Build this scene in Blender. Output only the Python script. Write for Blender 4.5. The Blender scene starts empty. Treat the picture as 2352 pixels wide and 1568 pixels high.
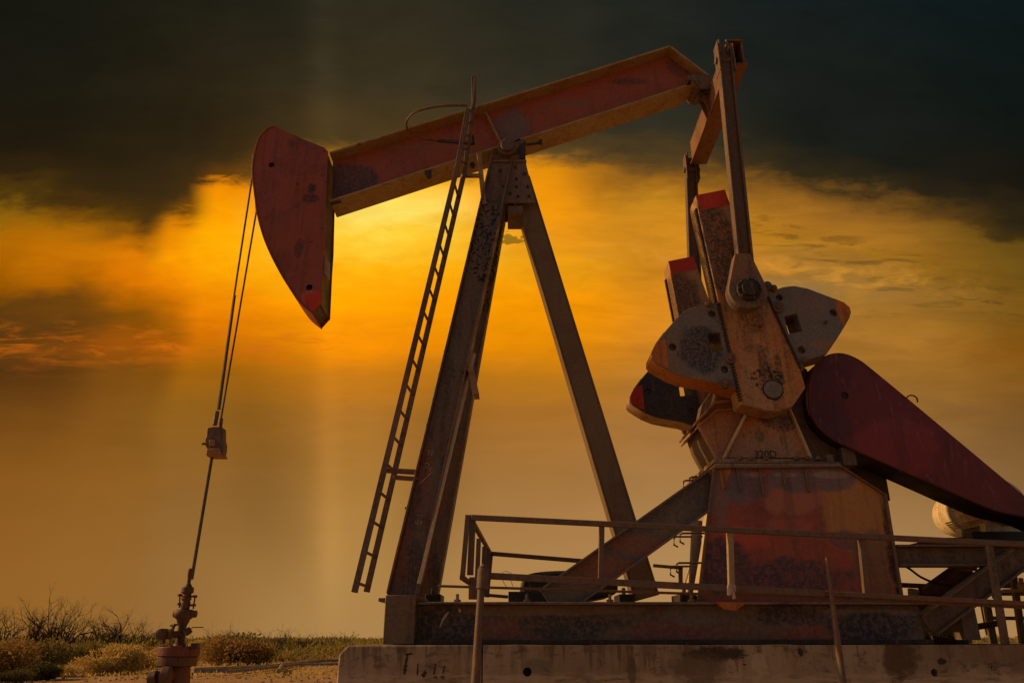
import bpy, bmesh, math, random
from mathutils import Vector, Matrix
from mathutils.geometry import tessellate_polygon
random.seed(7)
R = math.radians
scn = bpy.context.scene
C = scn.collection
# ------------------------------------------------------------------ camera
HC = 1.35                      # eye height above the dirt
PITCH = R(21.3)
FPX = 1747.0                   # focal length in pixels of a 2352 x 1568 frame
cam = bpy.data.cameras.new('camera'); cam.lens = 36.0*FPX/2352; cam.sensor_width = 36
cam.clip_start = .05; cam.clip_end = 5000
camo = bpy.data.objects.new('camera', cam); C.objects.link(camo)
camo.location = (0, 0, HC); camo.rotation_euler = (math.pi/2+PITCH, 0, 0)
scn.camera = camo
scn.render.resolution_x, scn.render.resolution_y = 1024, 682
scn.view_settings.view_transform = 'Standard'; scn.view_settings.look = 'None'
scn.view_settings.exposure = 0; scn.view_settings.gamma = 1
try: scn.view_settings.use_curve_mapping = False
except Exception: pass

def lin(c):
    return tuple(((x/255)/12.92 if x/255 <= .04045 else ((x/255+.055)/1.055)**2.4) for x in c)

# ------------------------------------------------------------------ node maths helper
class V:
    def __init__(s, nt, sock): s.nt, s.s = nt, sock
    def _op(s, op, o=None, p=None):
        n = s.nt.nodes.new('ShaderNodeMath'); n.operation = op
        for i, a in enumerate((s, o, p)):
            if a is None: continue
            if isinstance(a, V): s.nt.links.new(a.s, n.inputs[i])
            else: n.inputs[i].default_value = a
        return V(s.nt, n.outputs[0])
    def __add__(s, o): return s._op('ADD', o)
    __radd__ = __add__
    def __mul__(s, o): return s._op('MULTIPLY', o)
    __rmul__ = __mul__
    def __sub__(s, o): return s._op('SUBTRACT', o)
    def __rsub__(s, o): return (s*-1.0)+o
    def __truediv__(s, o): return s._op('DIVIDE', o)
    def max(s, o): return s._op('MAXIMUM', o)
    def min(s, o): return s._op('MINIMUM', o)
    def pow(s, o): return s._op('POWER', o)
    def abs(s): return s._op('ABSOLUTE')
    def exp(s): return s._op('EXPONENT')
def step(v, a, b, lo=0.0, hi=1.0):
    n = v.nt.nodes.new('ShaderNodeMapRange'); n.interpolation_type = 'SMOOTHSTEP'
    v.nt.links.new(v.s, n.inputs[0])
    n.inputs[1].default_value = a; n.inputs[2].default_value = b
    n.inputs[3].default_value = lo; n.inputs[4].default_value = hi
    return V(v.nt, n.outputs[0])
def gauss(v, c, w):
    d = (v-c)*(1.0/w); return (d*d*-1.0).exp()
def noise(nt, vec, scale, detail=4, rough=.5, dist=0.0):
    n = nt.nodes.new('ShaderNodeTexNoise'); nt.links.new(vec, n.inputs['Vector'])
    n.inputs['Scale'].default_value = scale; n.inputs['Detail'].default_value = detail
    n.inputs['Roughness'].default_value = rough; n.inputs['Distortion'].default_value = dist
    return V(nt, n.outputs['Fac'])
def comb(nt, x, y, z):
    n = nt.nodes.new('ShaderNodeCombineXYZ')
    for i, a in enumerate((x, y, z)):
        if isinstance(a, V): nt.links.new(a.s, n.inputs[i])
        else: n.inputs[i].default_value = a
    return n.outputs[0]
def mixc(nt, f, a, b, mode='MIX'):
    n = nt.nodes.new('ShaderNodeMix'); n.data_type = 'RGBA'; n.blend_type = mode
    if isinstance(f, V): nt.links.new(f.s, n.inputs[0])
    else: n.inputs[0].default_value = f
    for i, a_ in ((6, a), (7, b)):
        if isinstance(a_, bpy.types.NodeSocket): nt.links.new(a_, n.inputs[i])
        else: n.inputs[i].default_value = (*a_, 1)
    return n.outputs[2]

# ------------------------------------------------------------------ world: stormy sunset sky
SUN_EL, SUN_AZ = R(27), R(-82)         # sun azimuth measured from +Y towards +X (so it stands at the left)
w = bpy.data.worlds.new('World'); scn.world = w; w.use_nodes = True
nt = w.node_tree; nt.nodes.clear()
def tof(y): return math.tan(PITCH+math.atan((784-y)/FPX))
cols = [
 (-.76, [(0,(24,24,16)),(200,(27,25,16)),(330,(34,26,14)),(400,(48,34,14)),(450,(80,56,12)),(490,(140,96,12)),(540,(172,104,5)),(600,(172,98,2)),(660,(140,80,2)),(700,(86,54,16)),(780,(90,54,16)),(850,(78,48,16)),(950,(108,66,20)),(1100,(135,85,28)),(1300,(142,92,36)),(1465,(140,94,40))]),
 (-.65, [(0,(27,26,17)),(300,(36,30,16)),(420,(50,36,14)),(465,(72,48,12)),(500,(130,82,10)),(530,(172,104,6)),(600,(196,112,4)),(650,(180,100,2)),(700,(110,66,12)),(745,(96,58,16)),(800,(120,66,14)),(850,(88,52,16)),(950,(114,70,20)),(1100,(138,88,30)),(1300,(146,96,38)),(1465,(144,98,42))]),
 (-.55, [(0,(30,29,19)),(300,(42,34,18)),(430,(56,40,17)),(515,(74,50,12)),(550,(150,88,8)),(590,(222,124,5)),(650,(220,118,2)),(700,(165,92,2)),(745,(130,76,8)),(795,(160,82,10)),(840,(124,74,15)),(930,(128,80,24)),(1100,(142,92,32)),(1300,(148,100,42)),(1465,(148,102,46))]),
 (-.50, [(0,(32,30,20)),(300,(46,36,19)),(430,(64,44,16)),(480,(112,70,10)),(520,(226,132,4)),(580,(252,156,2)),(650,(236,130,2)),(700,(196,108,2)),(750,(150,86,5)),(800,(170,88,8)),(840,(130,78,14)),(930,(130,84,24)),(1100,(142,94,34)),(1300,(148,102,46)),(1465,(148,102,48))]),
 (-.445, [(0,(34,32,22)),(200,(44,37,22)),(340,(58,42,18)),(400,(96,58,14)),(430,(236,138,3)),(500,(255,166,2)),(560,(255,172,4)),(700,(240,134,2)),(745,(220,118,2)),(840,(170,102,10)),(930,(146,96,26)),(1100,(142,97,42)),(1300,(150,107,54)),(1465,(150,106,54))]),
 (-.215,[(0,(46,42,28)),(200,(56,48,30)),(310,(76,58,28)),(370,(150,100,20)),(430,(255,200,60)),(490,(255,226,100)),(540,(255,206,55)),(610,(255,180,16)),(700,(255,160,2)),(800,(240,140,5)),(860,(195,118,20)),(950,(162,106,36)),(1100,(158,112,50)),(1300,(166,124,66)),(1465,(168,128,74))]),
 (.05,  [(0,(37,37,29)),(200,(48,44,32)),(300,(60,50,32)),(350,(105,76,34)),(400,(228,142,12)),(480,(246,152,12)),(540,(236,152,25)),(600,(240,160,20)),(700,(246,150,2)),(800,(226,136,6)),(860,(190,120,22)),(950,(165,108,40)),(1100,(163,115,60)),(1300,(174,130,78)),(1465,(176,132,80))]),
 (.22,  [(0,(32,34,29)),(200,(37,37,30)),(310,(52,47,32)),(380,(84,62,30)),(430,(150,98,26)),(480,(190,128,28)),(540,(206,136,30)),(600,(204,132,28)),(700,(216,136,28)),(780,(206,130,34)),(860,(184,120,44)),(950,(165,112,54)),(1100,(165,120,68)),(1300,(176,135,85)),(1465,(178,136,84))]),
 (.47,  [(0,(24,30,29)),(300,(27,29,24)),(370,(48,40,22)),(425,(140,92,30)),(480,(164,108,32)),(540,(166,112,30)),(600,(152,108,44)),(700,(168,116,42)),(780,(166,112,42)),(860,(160,110,42)),(950,(150,105,50)),(1100,(148,108,60)),(1300,(168,128,82)),(1465,(172,132,82))]),
 (.78,  [(0,(15,25,25)),(200,(17,22,19)),(330,(28,24,16)),(395,(46,36,18)),(425,(60,46,16)),(442,(104,76,20)),(520,(112,82,22)),(600,(118,82,22)),(700,(122,82,20)),(800,(132,82,16)),(900,(120,80,28)),(1000,(116,82,42)),(1200,(138,102,60)),(1465,(166,124,76))]),
]
tc = nt.nodes.new('ShaderNodeTexCoord')
sx = nt.nodes.new('ShaderNodeSeparateXYZ'); nt.links.new(tc.outputs['Generated'], sx.inputs[0])
dx, dy, dz = (V(nt, sx.outputs[i]) for i in range(3))
yy = dy.max(.12)
s0, t0 = dx/yy, dz/yy
base = comb(nt, s0, t0*1.6, 0.0)
na = noise(nt, base, 3.2, 3, .5)-.5
nb = noise(nt, comb(nt, s0+7.3, t0*2.0, 3.0), 8.0, 5, .55)-.5
nst = noise(nt, comb(nt, s0*2.0, t0*14.0, 5.0), 3.0, 6, .6, .6)-.5
upm = step(t0, .30, .46)
nd = noise(nt, comb(nt, s0*1.1, t0*2.6, 13.0), 22.0, 7, .6, .4)-.5
tt = t0+na*.09*upm+nb*.085*upm+nd*.05*step(t0, .45, .62)+nst*.03+(s0-.40).max(0.0)*.27*step(t0, .36, .50)*step(t0, .95, .7)
ss = s0+(noise(nt, comb(nt, s0, t0, 9.0), 3.0, 3, .5)-.5)*.16
out = None
T0, T1 = -.06, 1.06
for k, (sk, stops) in enumerate(cols):
    r = nt.nodes.new('ShaderNodeValToRGB'); cr = r.color_ramp; cr.interpolation = 'LINEAR'
    f = (tt-T0)*(1/(T1-T0)); nt.links.new(f.s, r.inputs[0])
    st = sorted(((tof(y)-T0)/(T1-T0), c) for y, c in stops)
    while len(cr.elements) < len(st): cr.elements.new(.5)
    for e, (p, c) in zip(cr.elements, st): e.position = p
    for e, (p, c) in zip(cr.elements, st): e.position = p; e.color = (*lin(c), 1)
    if out is None: out = r.outputs[0]
    else: out = mixc(nt, step(ss, cols[k-1][0], sk), out, r.outputs[0])
# soft sun shafts falling from the cloud gap
shaft = (gauss(s0+t0*.10, -.222, .020)*.45+gauss(s0+t0*.07, -.185, .050)*.32)*step(t0, .60, .22)*step(t0, -.05, .15)+gauss(s0+(t0-.6)*.116, -.279, .030)*.75*step(t0, .62, .8)
dark = (gauss(s0+t0*.25, -.28, .05)*.17+gauss(s0-t0*.12, -.125, .045)*.14)*step(t0, .42, .28)*step(t0, .02, .15)
n = nt.nodes.new('ShaderNodeVectorMath'); n.operation = 'SCALE'; nt.links.new(out, n.inputs[0]); nt.links.new((1.0+shaft*.5-dark).s, n.inputs[3])
out = n.outputs[0]
# lit cloud wisps: right band and left band
wn = noise(nt, comb(nt, s0*1.2, t0*3.2, 2.0), 14.0, 8, .62, .5)
rline = t0+s0*.10+nb*.05
wr = gauss(rline, .545, .020)*step(s0, .03, .2)*step(s0, .78, .5)*step(wn, .42, .66)
out = mixc(nt, wr*.55, out, lin((222,150,50)))
ws = noise(nt, comb(nt, s0*1.3+t0*.3, t0*7.0, 6.0), 9.0, 10, .66, .5)
wl = gauss(t0+nb*.04, .388, .028)*step(s0, -.15, -.3)*step(ws, .46, .66)
out = mixc(nt, wl*.75, out, lin((214,108,16)))
# bluish gaps under the band, thin grey streaks to the right, small grey cloud by the post
gb = gauss(rline, .515, .016)*step(s0, .22, .36)*step(s0, .6, .44)*step(wn, .60, .42)
out = mixc(nt, gb*.5, out, lin((118,100,66)))
gs = gauss(t0+s0*.08, .475, .035)*step(s0, .42, .56)*step(s0, .78, .66)*step(ws, .55, .64)
out = mixc(nt, gs*.45, out, lin((110,82,36)))
cn = noise(nt, comb(nt, s0, t0*1.8, 21.0), 60.0, 5, .6)
cl = gauss(s0, .002, .026)*gauss(t0, .553, .012)
out = mixc(nt, step(cl+(cn-.5)*3.2, .50, .72)*.8*step(cl, .10, .35), out, lin((128,92,22)))
# soft cloud texture everywhere: streaks low down, billows in the dark deck
bil = noise(nt, comb(nt, s0, t0*1.5, 31.0), 5.0, 7, .58, .3)-.5
st2 = noise(nt, comb(nt, s0*1.3+t0*.25, t0*6.0, 37.0), 4.5, 7, .6, .4)-.5
br_ = 1.0+bil*.55*step(tt, .66, .75)+st2*.55*step(tt, .70, .60)*step(t0, .18, .36)*step(s0, -.05, .25)+st2*.30*step(t0, .05, .3)+nd*.22*step(t0, .25, .5)+bil*.12
n = nt.nodes.new('ShaderNodeVectorMath'); n.operation = 'SCALE'; nt.links.new(out, n.inputs[0]); nt.links.new(br_.s, n.inputs[3])
out = n.outputs[0]
gt = step(tt+s0*.22+nst*.12, .72, .66)*step(tt+s0*.22+nst*.12, .60, .655)*step(s0, .26, .45)
out = mixc(nt, gt*step(ws, .5, .62)*.5, out, lin((66,48,24)))
# the rest of the sky (behind and beside the camera): hazy warm evening sky from the sky model
sk = nt.nodes.new('ShaderNodeTexSky'); sk.sky_type = 'NISHITA'; sk.sun_disc = False
sk.sun_elevation = SUN_EL; sk.sun_rotation = SUN_AZ; sk.dust_density = 3.0; sk.air_density = 1.5
skt = mixc(nt, 1.0, sk.outputs[0], (.80,.64,.56), 'MULTIPLY')
sc2 = nt.nodes.new('ShaderNodeVectorMath'); sc2.operation = 'SCALE'; nt.links.new(skt, sc2.inputs[0]); sc2.inputs[3].default_value = .068
back = step(dy, .30, -.05)
fin = mixc(nt, back, out, sc2.outputs[0])
bg = nt.nodes.new('ShaderNodeBackground'); nt.links.new(fin, bg.inputs[0]); bg.inputs[1].default_value = 1.0
wo = nt.nodes.new('ShaderNodeOutputWorld'); nt.links.new(bg.outputs[0], wo.inputs[0])

sun = bpy.data.lights.new('sun', 'SUN'); sun.energy = 3.0; sun.angle = R(1.5); sun.color = (1, .60, .25)
suno = bpy.data.objects.new('sun', sun); C.objects.link(suno)
sd = Vector((math.sin(SUN_AZ)*math.cos(SUN_EL), math.cos(SUN_AZ)*math.cos(SUN_EL), math.sin(SUN_EL)))
sk.sun_rotation = math.atan2(sd.x, sd.y)
suno.rotation_euler = sd.to_track_quat('Z', 'Y').to_euler()

# ------------------------------------------------------------------ survey helpers
def at(u, v, Y):
    """World point on the upright plane at distance Y seen at (u, v) of the photograph."""
    b = (784-v)/FPX
    dyw = math.cos(PITCH)-b*math.sin(PITCH); dzw = math.sin(PITCH)+b*math.cos(PITCH)
    k = Y/dyw
    return Vector(((u-1176)/FPX*k, Y, HC+dzw*k))
def zoom(ox, oy, s): return lambda x, y: ((ox+x/s)*.91875, (oy+y/s)*.91875)
Z1 = zoom(1540,600,2.8); Z2 = zoom(1600,60,2.45); Z3 = zoom(960,180,3.5636); Z4 = zoom(560,260,2.6147)
Z6 = zoom(1600,1080,2.45); Z7 = zoom(840,1080,2.45); Z8 = zoom(2140,1160,3.136); ZB = zoom(800,60,2.2189)
ZP = zoom(1680,900,2.5293); ZR = zoom(2200,1240,3.92); ZC = zoom(1140,1260,5.6); ZW = zoom(380,1420,5.461)
ZH = zoom(480,980,7.84); ZS = zoom(1640,1120,3.733); ZL = zoom(940,540,1.6326); ZG = zoom(0,1460,2.6133)
def zt(f, pts, Y): return [at(*f(*p), Y) for p in pts]

# ------------------------------------------------------------------ mesh helpers
class MB:
    def __init__(s): s.bm = bmesh.new()
    def quad(s, vs): return s.bm.faces.new(vs)
    def box(s, c, sz, rot=None):
        m = Matrix.Translation(c) @ (rot.to_4x4() if rot else Matrix()) @ Matrix.Diagonal((*sz, 1))
        bmesh.ops.create_cube(s.bm, size=1, matrix=m); return s
    def span(s, a, b):       # axis-aligned box between two corners
        a, b = Vector(a), Vector(b); return s.box((a+b)/2, [abs(x) for x in (b-a)])
    def bar(s, p, q, wy, h, off=(0,0,0)):   # rectangular bar; wy = size along Y-ish, h = size across
        p, q = Vector(p), Vector(q); d = (q-p); L = d.length; d.normalize()
        ref = Vector((0,1,0)) if abs(d.y) < .9 else Vector((1,0,0))
        u = d.cross(ref).normalized(); v = u.cross(d).normalized()
        rot = Matrix((d, v, u)).transposed()
        o = rot @ Vector(off)
        return s.box((p+q)/2+o, (L, wy, h), rot)
    def ibeam(s, p, q, h, w, tf=.018, tw=.014):
        s.bar(p, q, tw, h-2*tf-.002)
        s.bar(p, q, w, tf, (0,0,h/2-tf/2)); s.bar(p, q, w, tf, (0,0,-h/2+tf/2)); return s
    def prism(s, pts, y0, y1, holes=()):    # pts are Vectors; x,z used; extruded from y0 to y1
        loops = [[(p.x, p.z) for p in pts]]+[[(p.x, p.z) for p in h] for h in holes]
        flat = [c for l in loops for c in l]
        A = [s.bm.verts.new((x, y0, z)) for x, z in flat]; B = [s.bm.verts.new((x, y1, z)) for x, z in flat]
        if not holes:
            s.bm.faces.new(A); s.bm.faces.new(B[::-1])
        else:
            k = 0; E = []
            for l in loops:
                E += [s.bm.edges.new((A[k+i], A[k+(i+1) % len(l)])) for i in range(len(l))]; k += len(l)
            r = bmesh.ops.triangle_fill(s.bm, use_beauty=True, edges=E, normal=(0,-1,0))
            mp = {a: b for a, b in zip(A, B)}
            for f in [g_ for g_ in r['geom'] if isinstance(g_, bmesh.types.BMFace)]:
                s.bm.faces.new([mp[v] for v in f.verts][::-1])
        k = 0
        for l in loops:
            n_ = len(l)
            for i in range(n_):
                a, b = k+i, k+(i+1) % n_
                s.bm.faces.new((A[a], B[a], B[b], A[b]))
            k += n_
        return s
    def strip(s, pts, y0, y1, th, side=1):  # plate following the polyline (x,z), thickness th to one side
        pts = [Vector((p.x, 0, p.z)) for p in pts]; N = []
        for i in range(len(pts)):
            a = pts[max(i-1, 0)]; b = pts[min(i+1, len(pts)-1)]
            d = (b-a).normalized(); N.append(Vector((-d.z, 0, d.x))*side)
        loop = pts+[p+n_*th for p, n_ in zip(pts, N)][::-1]
        return s.prism(loop, y0, y1)
    def cyl(s, p, q, r, r2=None, n=16, cap=True):
        p, q = Vector(p), Vector(q); d = q-p; L = d.length
        if L < 1e-6: return s
        m = Matrix.Translation((p+q)/2) @ d.to_track_quat('Z', 'Y').to_matrix().to_4x4()
        bmesh.ops.create_cone(s.bm, cap_ends=cap, segments=n, radius1=r, radius2=r if r2 is None else r2, depth=L, matrix=m); return s
    def tube(s, pts, r, n=8, closed=False):
        pts = [Vector(p) for p in pts]; rings = []
        up = Vector((0,0,1)); m = len(pts)
        for i, p in enumerate(pts):
            if closed: d = pts[(i+1) % m]-pts[i-1]
            else: d = pts[min(i+1, m-1)]-pts[max(i-1, 0)]
            d.normalize()
            ref = up if abs(d.dot(up)) < .95 else Vector((1,0,0))
            a = d.cross(ref).normalized(); b = a.cross(d).normalized()
            rr = r[i] if isinstance(r, (list, tuple)) else r
            rings.append([s.bm.verts.new(p+a*math.cos(k*2*math.pi/n)*rr+b*math.sin(k*2*math.pi/n)*rr) for k in range(n)])
        for i in range(m if closed else m-1):
            A, B = rings[i], rings[(i+1) % m]
            for k in range(n): s.bm.faces.new((A[k], A[(k+1) % n], B[(k+1) % n], B[k]))
        if not closed:
            s.bm.faces.new(rings[0][::-1]); s.bm.faces.new(rings[-1])
        return s
    def lathe(s, c, prof, n=24):    # prof: (z, r) world z, axis at c.x, c.y
        rings = []
        for z, r in prof:
            rings.append([s.bm.verts.new((c[0]+r*math.cos(k*2*math.pi/n), c[1]+r*math.sin(k*2*math.pi/n), z)) for k in range(n)])
        for A, B in zip(rings, rings[1:]):
            for k in range(n): s.bm.faces.new((A[k], A[(k+1) % n], B[(k+1) % n], B[k]))
        s.bm.faces.new(rings[0]); s.bm.faces.new(rings[-1][::-1]); return s
    def clusters(s, tol=.005):
        bm = s.bm; seen = set(); isl = []
        for v in bm.verts:
            if v in seen: continue
            st_ = [v]; seen.add(v); c_ = []
            while st_:
                a = st_.pop(); c_.append(a)
                for e in a.link_edges:
                    b = e.other_vert(a)
                    if b not in seen: seen.add(b); st_.append(b)
            lo = [min(q.co[k] for q in c_)-tol for k in range(3)]; hi = [max(q.co[k] for q in c_)+tol for k in range(3)]
            isl.append((c_, lo, hi))
        par = list(range(len(isl)))
        def find(i):
            while par[i] != i: i = par[i]
            return i
        for i in range(len(isl)):
            for j in range(i+1, len(isl)):
                if all(isl[i][1][k] <= isl[j][2][k] and isl[j][1][k] <= isl[i][2][k] for k in range(3)): par[find(j)] = find(i)
        g_ = {}
        for i in range(len(isl)): g_.setdefault(find(i), []).extend(isl[i][0])
        return sorted(g_.values(), key=lambda c_: -len(c_))
    def build_each(s, name, mat, parent=None, bevel=0.0, seg=2, sharp=35):
        cl_ = s.clusters()
        if len(cl_) == 1: return s.build(name, mat, parent, bevel, seg, sharp)
        first = None; s.bm.verts.index_update()
        for c_ in cl_:
            m2 = MB(); mp = {}
            for v in c_: mp[v] = m2.bm.verts.new(v.co)
            fs = {f for v in c_ for f in v.link_faces}
            for f in sorted(fs, key=lambda f: f.index): m2.bm.faces.new([mp[v] for v in f.verts])
            o = m2.build(name, mat, parent, bevel, seg, sharp); first = first or o
        s.bm.free(); return first
    def build(s, name, mat, parent=None, bevel=0.0, seg=2, sharp=35):
        bm = s.bm
        bmesh.ops.recalc_face_normals(bm, faces=bm.faces)
        org = parent_origin(parent) if parent else Vector((0,0,0))
        if org.length: bmesh.ops.translate(bm, verts=bm.verts, vec=-org)
        for f in bm.faces: f.smooth = True
        for e in bm.edges:
            e.smooth = not (len(e.link_faces) != 2 or e.calc_face_angle(0) > R(sharp))
        me = bpy.data.meshes.new(name); bm.to_mesh(me); bm.free()
        o = bpy.data.objects.new(name, me); C.objects.link(o)
        if mat: me.materials.append(mat)
        if parent: o.parent = parent
        if bevel:
            b = o.modifiers.new('bevel', 'BEVEL'); b.width = bevel; b.segments = seg; b.limit_method = 'ANGLE'; b.angle_limit = R(40); b.use_clamp_overlap = True
        return o
def parent_origin(p):
    v = Vector(p.location)
    while p.parent: p = p.parent; v = v+Vector(p.location)
    return v
def circ(c, r, n=12): return [Vector((c.x+r*math.cos(-i*2*math.pi/n), 0, c.z+r*math.sin(-i*2*math.pi/n))) for i in range(n)]
def tag(o, label=None, cat=None, group=None, kind=None):
    if label: o['label'] = label
    if cat: o['category'] = cat
    if group: o['group'] = group
    if kind: o['kind'] = kind
    return o
def thing(name, loc, label, cat, group=None):
    o = bpy.data.objects.new(name, None); o.empty_display_size = .2; C.objects.link(o); o.location = loc
    return tag(o, label, cat, group)
def smooth_loop(pts, it=2):     # Chaikin corner cutting of a closed outline
    for _ in range(it):
        q = []
        for i in range(len(pts)):
            a, b = pts[i], pts[(i+1) % len(pts)]; q += [a.lerp(b, .25), a.lerp(b, .75)]
        pts = q
    return pts
def arc_pts(pts, k=6):          # Catmull-Rom through open polyline
    res = []
    for i in range(len(pts)-1):
        p0 = pts[max(i-1, 0)]; p1 = pts[i]; p2 = pts[i+1]; p3 = pts[min(i+2, len(pts)-1)]
        for j in range(k):
            t = j/k
            res.append(.5*((2*p1)+(p2-p0)*t+(2*p0-5*p1+4*p2-p3)*t*t+(3*p1-p0-3*p2+p3)*t**3))
    res.append(pts[-1].copy()); return res

# ------------------------------------------------------------------ materials
def bsdf_mat(name):
    m = bpy.data.materials.new(name); m.use_nodes = True; nt = m.node_tree
    b = nt.nodes['Principled BSDF']; return m, nt, b
RUSTC = (.30,.12,.04)
def metal(name, base, second, dark, rough=.55, amt2=.45, amtd=.35, scale=1.0, patches=(), streak=.35, metallic=0.0, bump=.25, spots=.3, spec=.35, pits=()):
    """Weathered painted steel: base paint, second colour (rust or primer) in patches, dark grease and streaks."""
    m, nt, b = bsdf_mat(name)
    g = nt.nodes.new('ShaderNodeNewGeometry'); P = g.outputs['Position']
    sp = nt.nodes.new('ShaderNodeSeparateXYZ'); nt.links.new(P, sp.inputs[0])
    x, y, z = (V(nt, sp.outputs[i]) for i in range(3))
    n1 = noise(nt, P, 1.7*scale, 9, .62, .4)
    n2 = noise(nt, comb(nt, x+11.0, y, z*1.3), 3.1*scale, 10, .66, .3)
    n3 = noise(nt, comb(nt, x*7.0, y*7.0, z*.7), 1.6*scale, 6, .6)
    n4 = noise(nt, P, 42*scale, 5, .7)
    n5 = noise(nt, comb(nt, x+3.0, y+5.0, z), 15*scale, 8, .7)
    c = mixc(nt, step(n1, .60-amt2*.25, .66-amt2*.2+.04), base, second)
    for (px, pz, rx, rz, col, a) in patches:
        ex = (x-px)*(1/rx); ez = (z-pz)*(1/rz)
        d = (ex*ex+ez*ez)+(n1-.5)*3.2+(n2-.5)*2.2+(n5-.5)*.45
        c = mixc(nt, step(d, 1.35, .65)*a, c, col)
    c = mixc(nt, step(n2, .70-amtd*.25, .76-amtd*.2)*.85, c, dark)
    c = mixc(nt, step(n3, .50, .64)*min(1, streak*1.5), c, dark)
    n7 = noise(nt, comb(nt, x*5.0+y, y*5.0, z*1.1+9.0), 4.2, 8, .68, .5)
    c = mixc(nt, step(n7, .58, .66)*(.25+streak*.8), c, RUSTC)
    c = mixc(nt, step(n7, .40, .33)*(.15+streak*.5), c, tuple(min(1, q*1.35+.04) for q in base))
    c = mixc(nt, step(n5, .66-spots*.1, .72-spots*.06)*.9*min(1, spots*2), c, tuple(q*.35 for q in dark))
    c = mixc(nt, step(n4, .42, .62)*.38, c, tuple(min(1, q*1.7) for q in second))
    n6 = noise(nt, comb(nt, x, y*.3, z), 34*scale, 3, .5)
    for (px, pz, rx, rz) in pits:
        ex = (x-px)*(1/rx); ez = (z-pz)*(1/rz)
        c = mixc(nt, step(ex*ex+ez*ez+(n1-.5)*1.5, 1.2, .7)*step(n6, .50, .56)*.9, c, (.02,.014,.01))
    c = mixc(nt, step(n6, .60, .66)*.45*(spots+.15), c, tuple(q*.5 for q in dark))
    nt.links.new(c, b.inputs['Base Color'])
    r = step(n2, .3, .7, rough-.12, rough+.2); nt.links.new(r.s, b.inputs['Roughness'])
    b.inputs['Metallic'].default_value = metallic; b.inputs['Specular IOR Level'].default_value = spec
    bp = nt.nodes.new('ShaderNodeBump'); bp.inputs['Strength'].default_value = bump; bp.inputs['Distance'].default_value = .022
    nt.links.new((n5*.6+n4*.3+n2*.6).s, bp.inputs['Height']); nt.links.new(bp.outputs[0], b.inputs['Normal'])
    return m
def W(u, v, Y):
    p = at(u, v, Y); return p.x, p.z
def patch(u, v, ru, rv, Y, col, a=1.0):
    x, z = W(u, v, Y); k = Y*.96/FPX
    return (x, z, ru*k, rv*k, col, a)
RED = (.32,.075,.045); MAROON = (.20,.022,.022); TAN = (.38,.28,.16); RUST = (.30,.13,.055); SLATE = (.13,.125,.165); DARK = (.05,.035,.03)
ORANGE = (.50,.17,.03); GREY = (.20,.18,.17)
M = {}
M['head'] = metal('red_horsehead_paint', RED, (.22,.06,.04), DARK, amt2=.5, amtd=.05, streak=.25, spots=.15,
    patches=[patch(716,462,26,15,6.85,(.05,.035,.04),.9), patch(718,440,12,20,6.85,(.05,.035,.04),.9), patch(735,340,16,60,6.85,(.24,.05,.03),.6), patch(717,690,24,18,6.85,(.55,.11,.03),.9), patch(672,335,12,16,6.85,DARK,.5), patch(690,575,12,26,6.85,DARK,.7), patch(650,610,26,40,6.85,(.20,.05,.035),.7), patch(610,430,14,60,6.85,(.22,.06,.04),.6)])
M['beam'] = metal('faded_red_beam_paint', (.34,.09,.055), (.27,.08,.05), (.12,.07,.05), amt2=.3, amtd=.1, streak=.3, spots=.2,
    patches=[patch(800,420,80,60,7,(.075,.065,.085),.97), patch(940,340,90,10,7,(.20,.14,.08),.8), patch(1300,240,90,9,7,(.20,.13,.08),.8), patch(1420,280,80,14,7,(.20,.05,.03),.7), patch(900,440,60,12,7,(.10,.06,.04),.7), patch(1178,290,48,60,7,(.16,.14,.16),.95), patch(1440,190,60,14,7,(.10,.06,.05),.8), patch(1110,350,60,20,7,RUST,.6), patch(1560,150,40,40,7,(.12,.06,.05),.8)])
M['tan'] = metal('tan_rusted_steel', TAN, RUST, DARK, amt2=.5, amtd=.25, streak=.3, spots=.4)
M['flange'] = metal('yellow_brown_flange_steel', (.36,.27,.13), (.34,.19,.07), DARK, amt2=.45, amtd=.25, streak=.2, spots=.6, scale=1.3)
M['leg'] = metal('brown_grey_post_steel', (.17,.125,.095), (.20,.11,.07), (.045,.035,.03), amt2=.5, amtd=.35, streak=.35, spots=.25,
    patches=[patch(925,1260,26,90,6.3,(.26,.085,.05),.8), patch(975,1080,22,60,6.4,(.27,.08,.05),.8), patch(1130,520,60,90,6.7,(.17,.12,.09),.8), patch(960,1300,16,60,6.4,(.07,.055,.06),.8), patch(1020,900,20,120,6.5,(.12,.10,.06),.7)], pits=[(*W(1118,560,6.75), .20, .55)])
M['rearleg'] = metal('plain_brown_post_steel', (.20,.135,.07), (.17,.10,.06), (.10,.07,.05), amt2=.4, amtd=.1, streak=.25, spots=.1)
M['iron'] = metal('dark_brown_iron', (.13,.09,.065), (.19,.10,.06), (.04,.03,.025), amt2=.4, amtd=.3, spots=.3)
M['rail'] = metal('brown_rail_paint', (.13,.095,.07), (.18,.085,.055), (.07,.05,.04), amt2=.5, amtd=.25, spots=.3, scale=2.0)
M['black'] = metal('black_greasy_steel', (.035,.028,.025), (.06,.04,.03), (.015,.012,.01), amt2=.3, amtd=.3, rough=.5)
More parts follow.
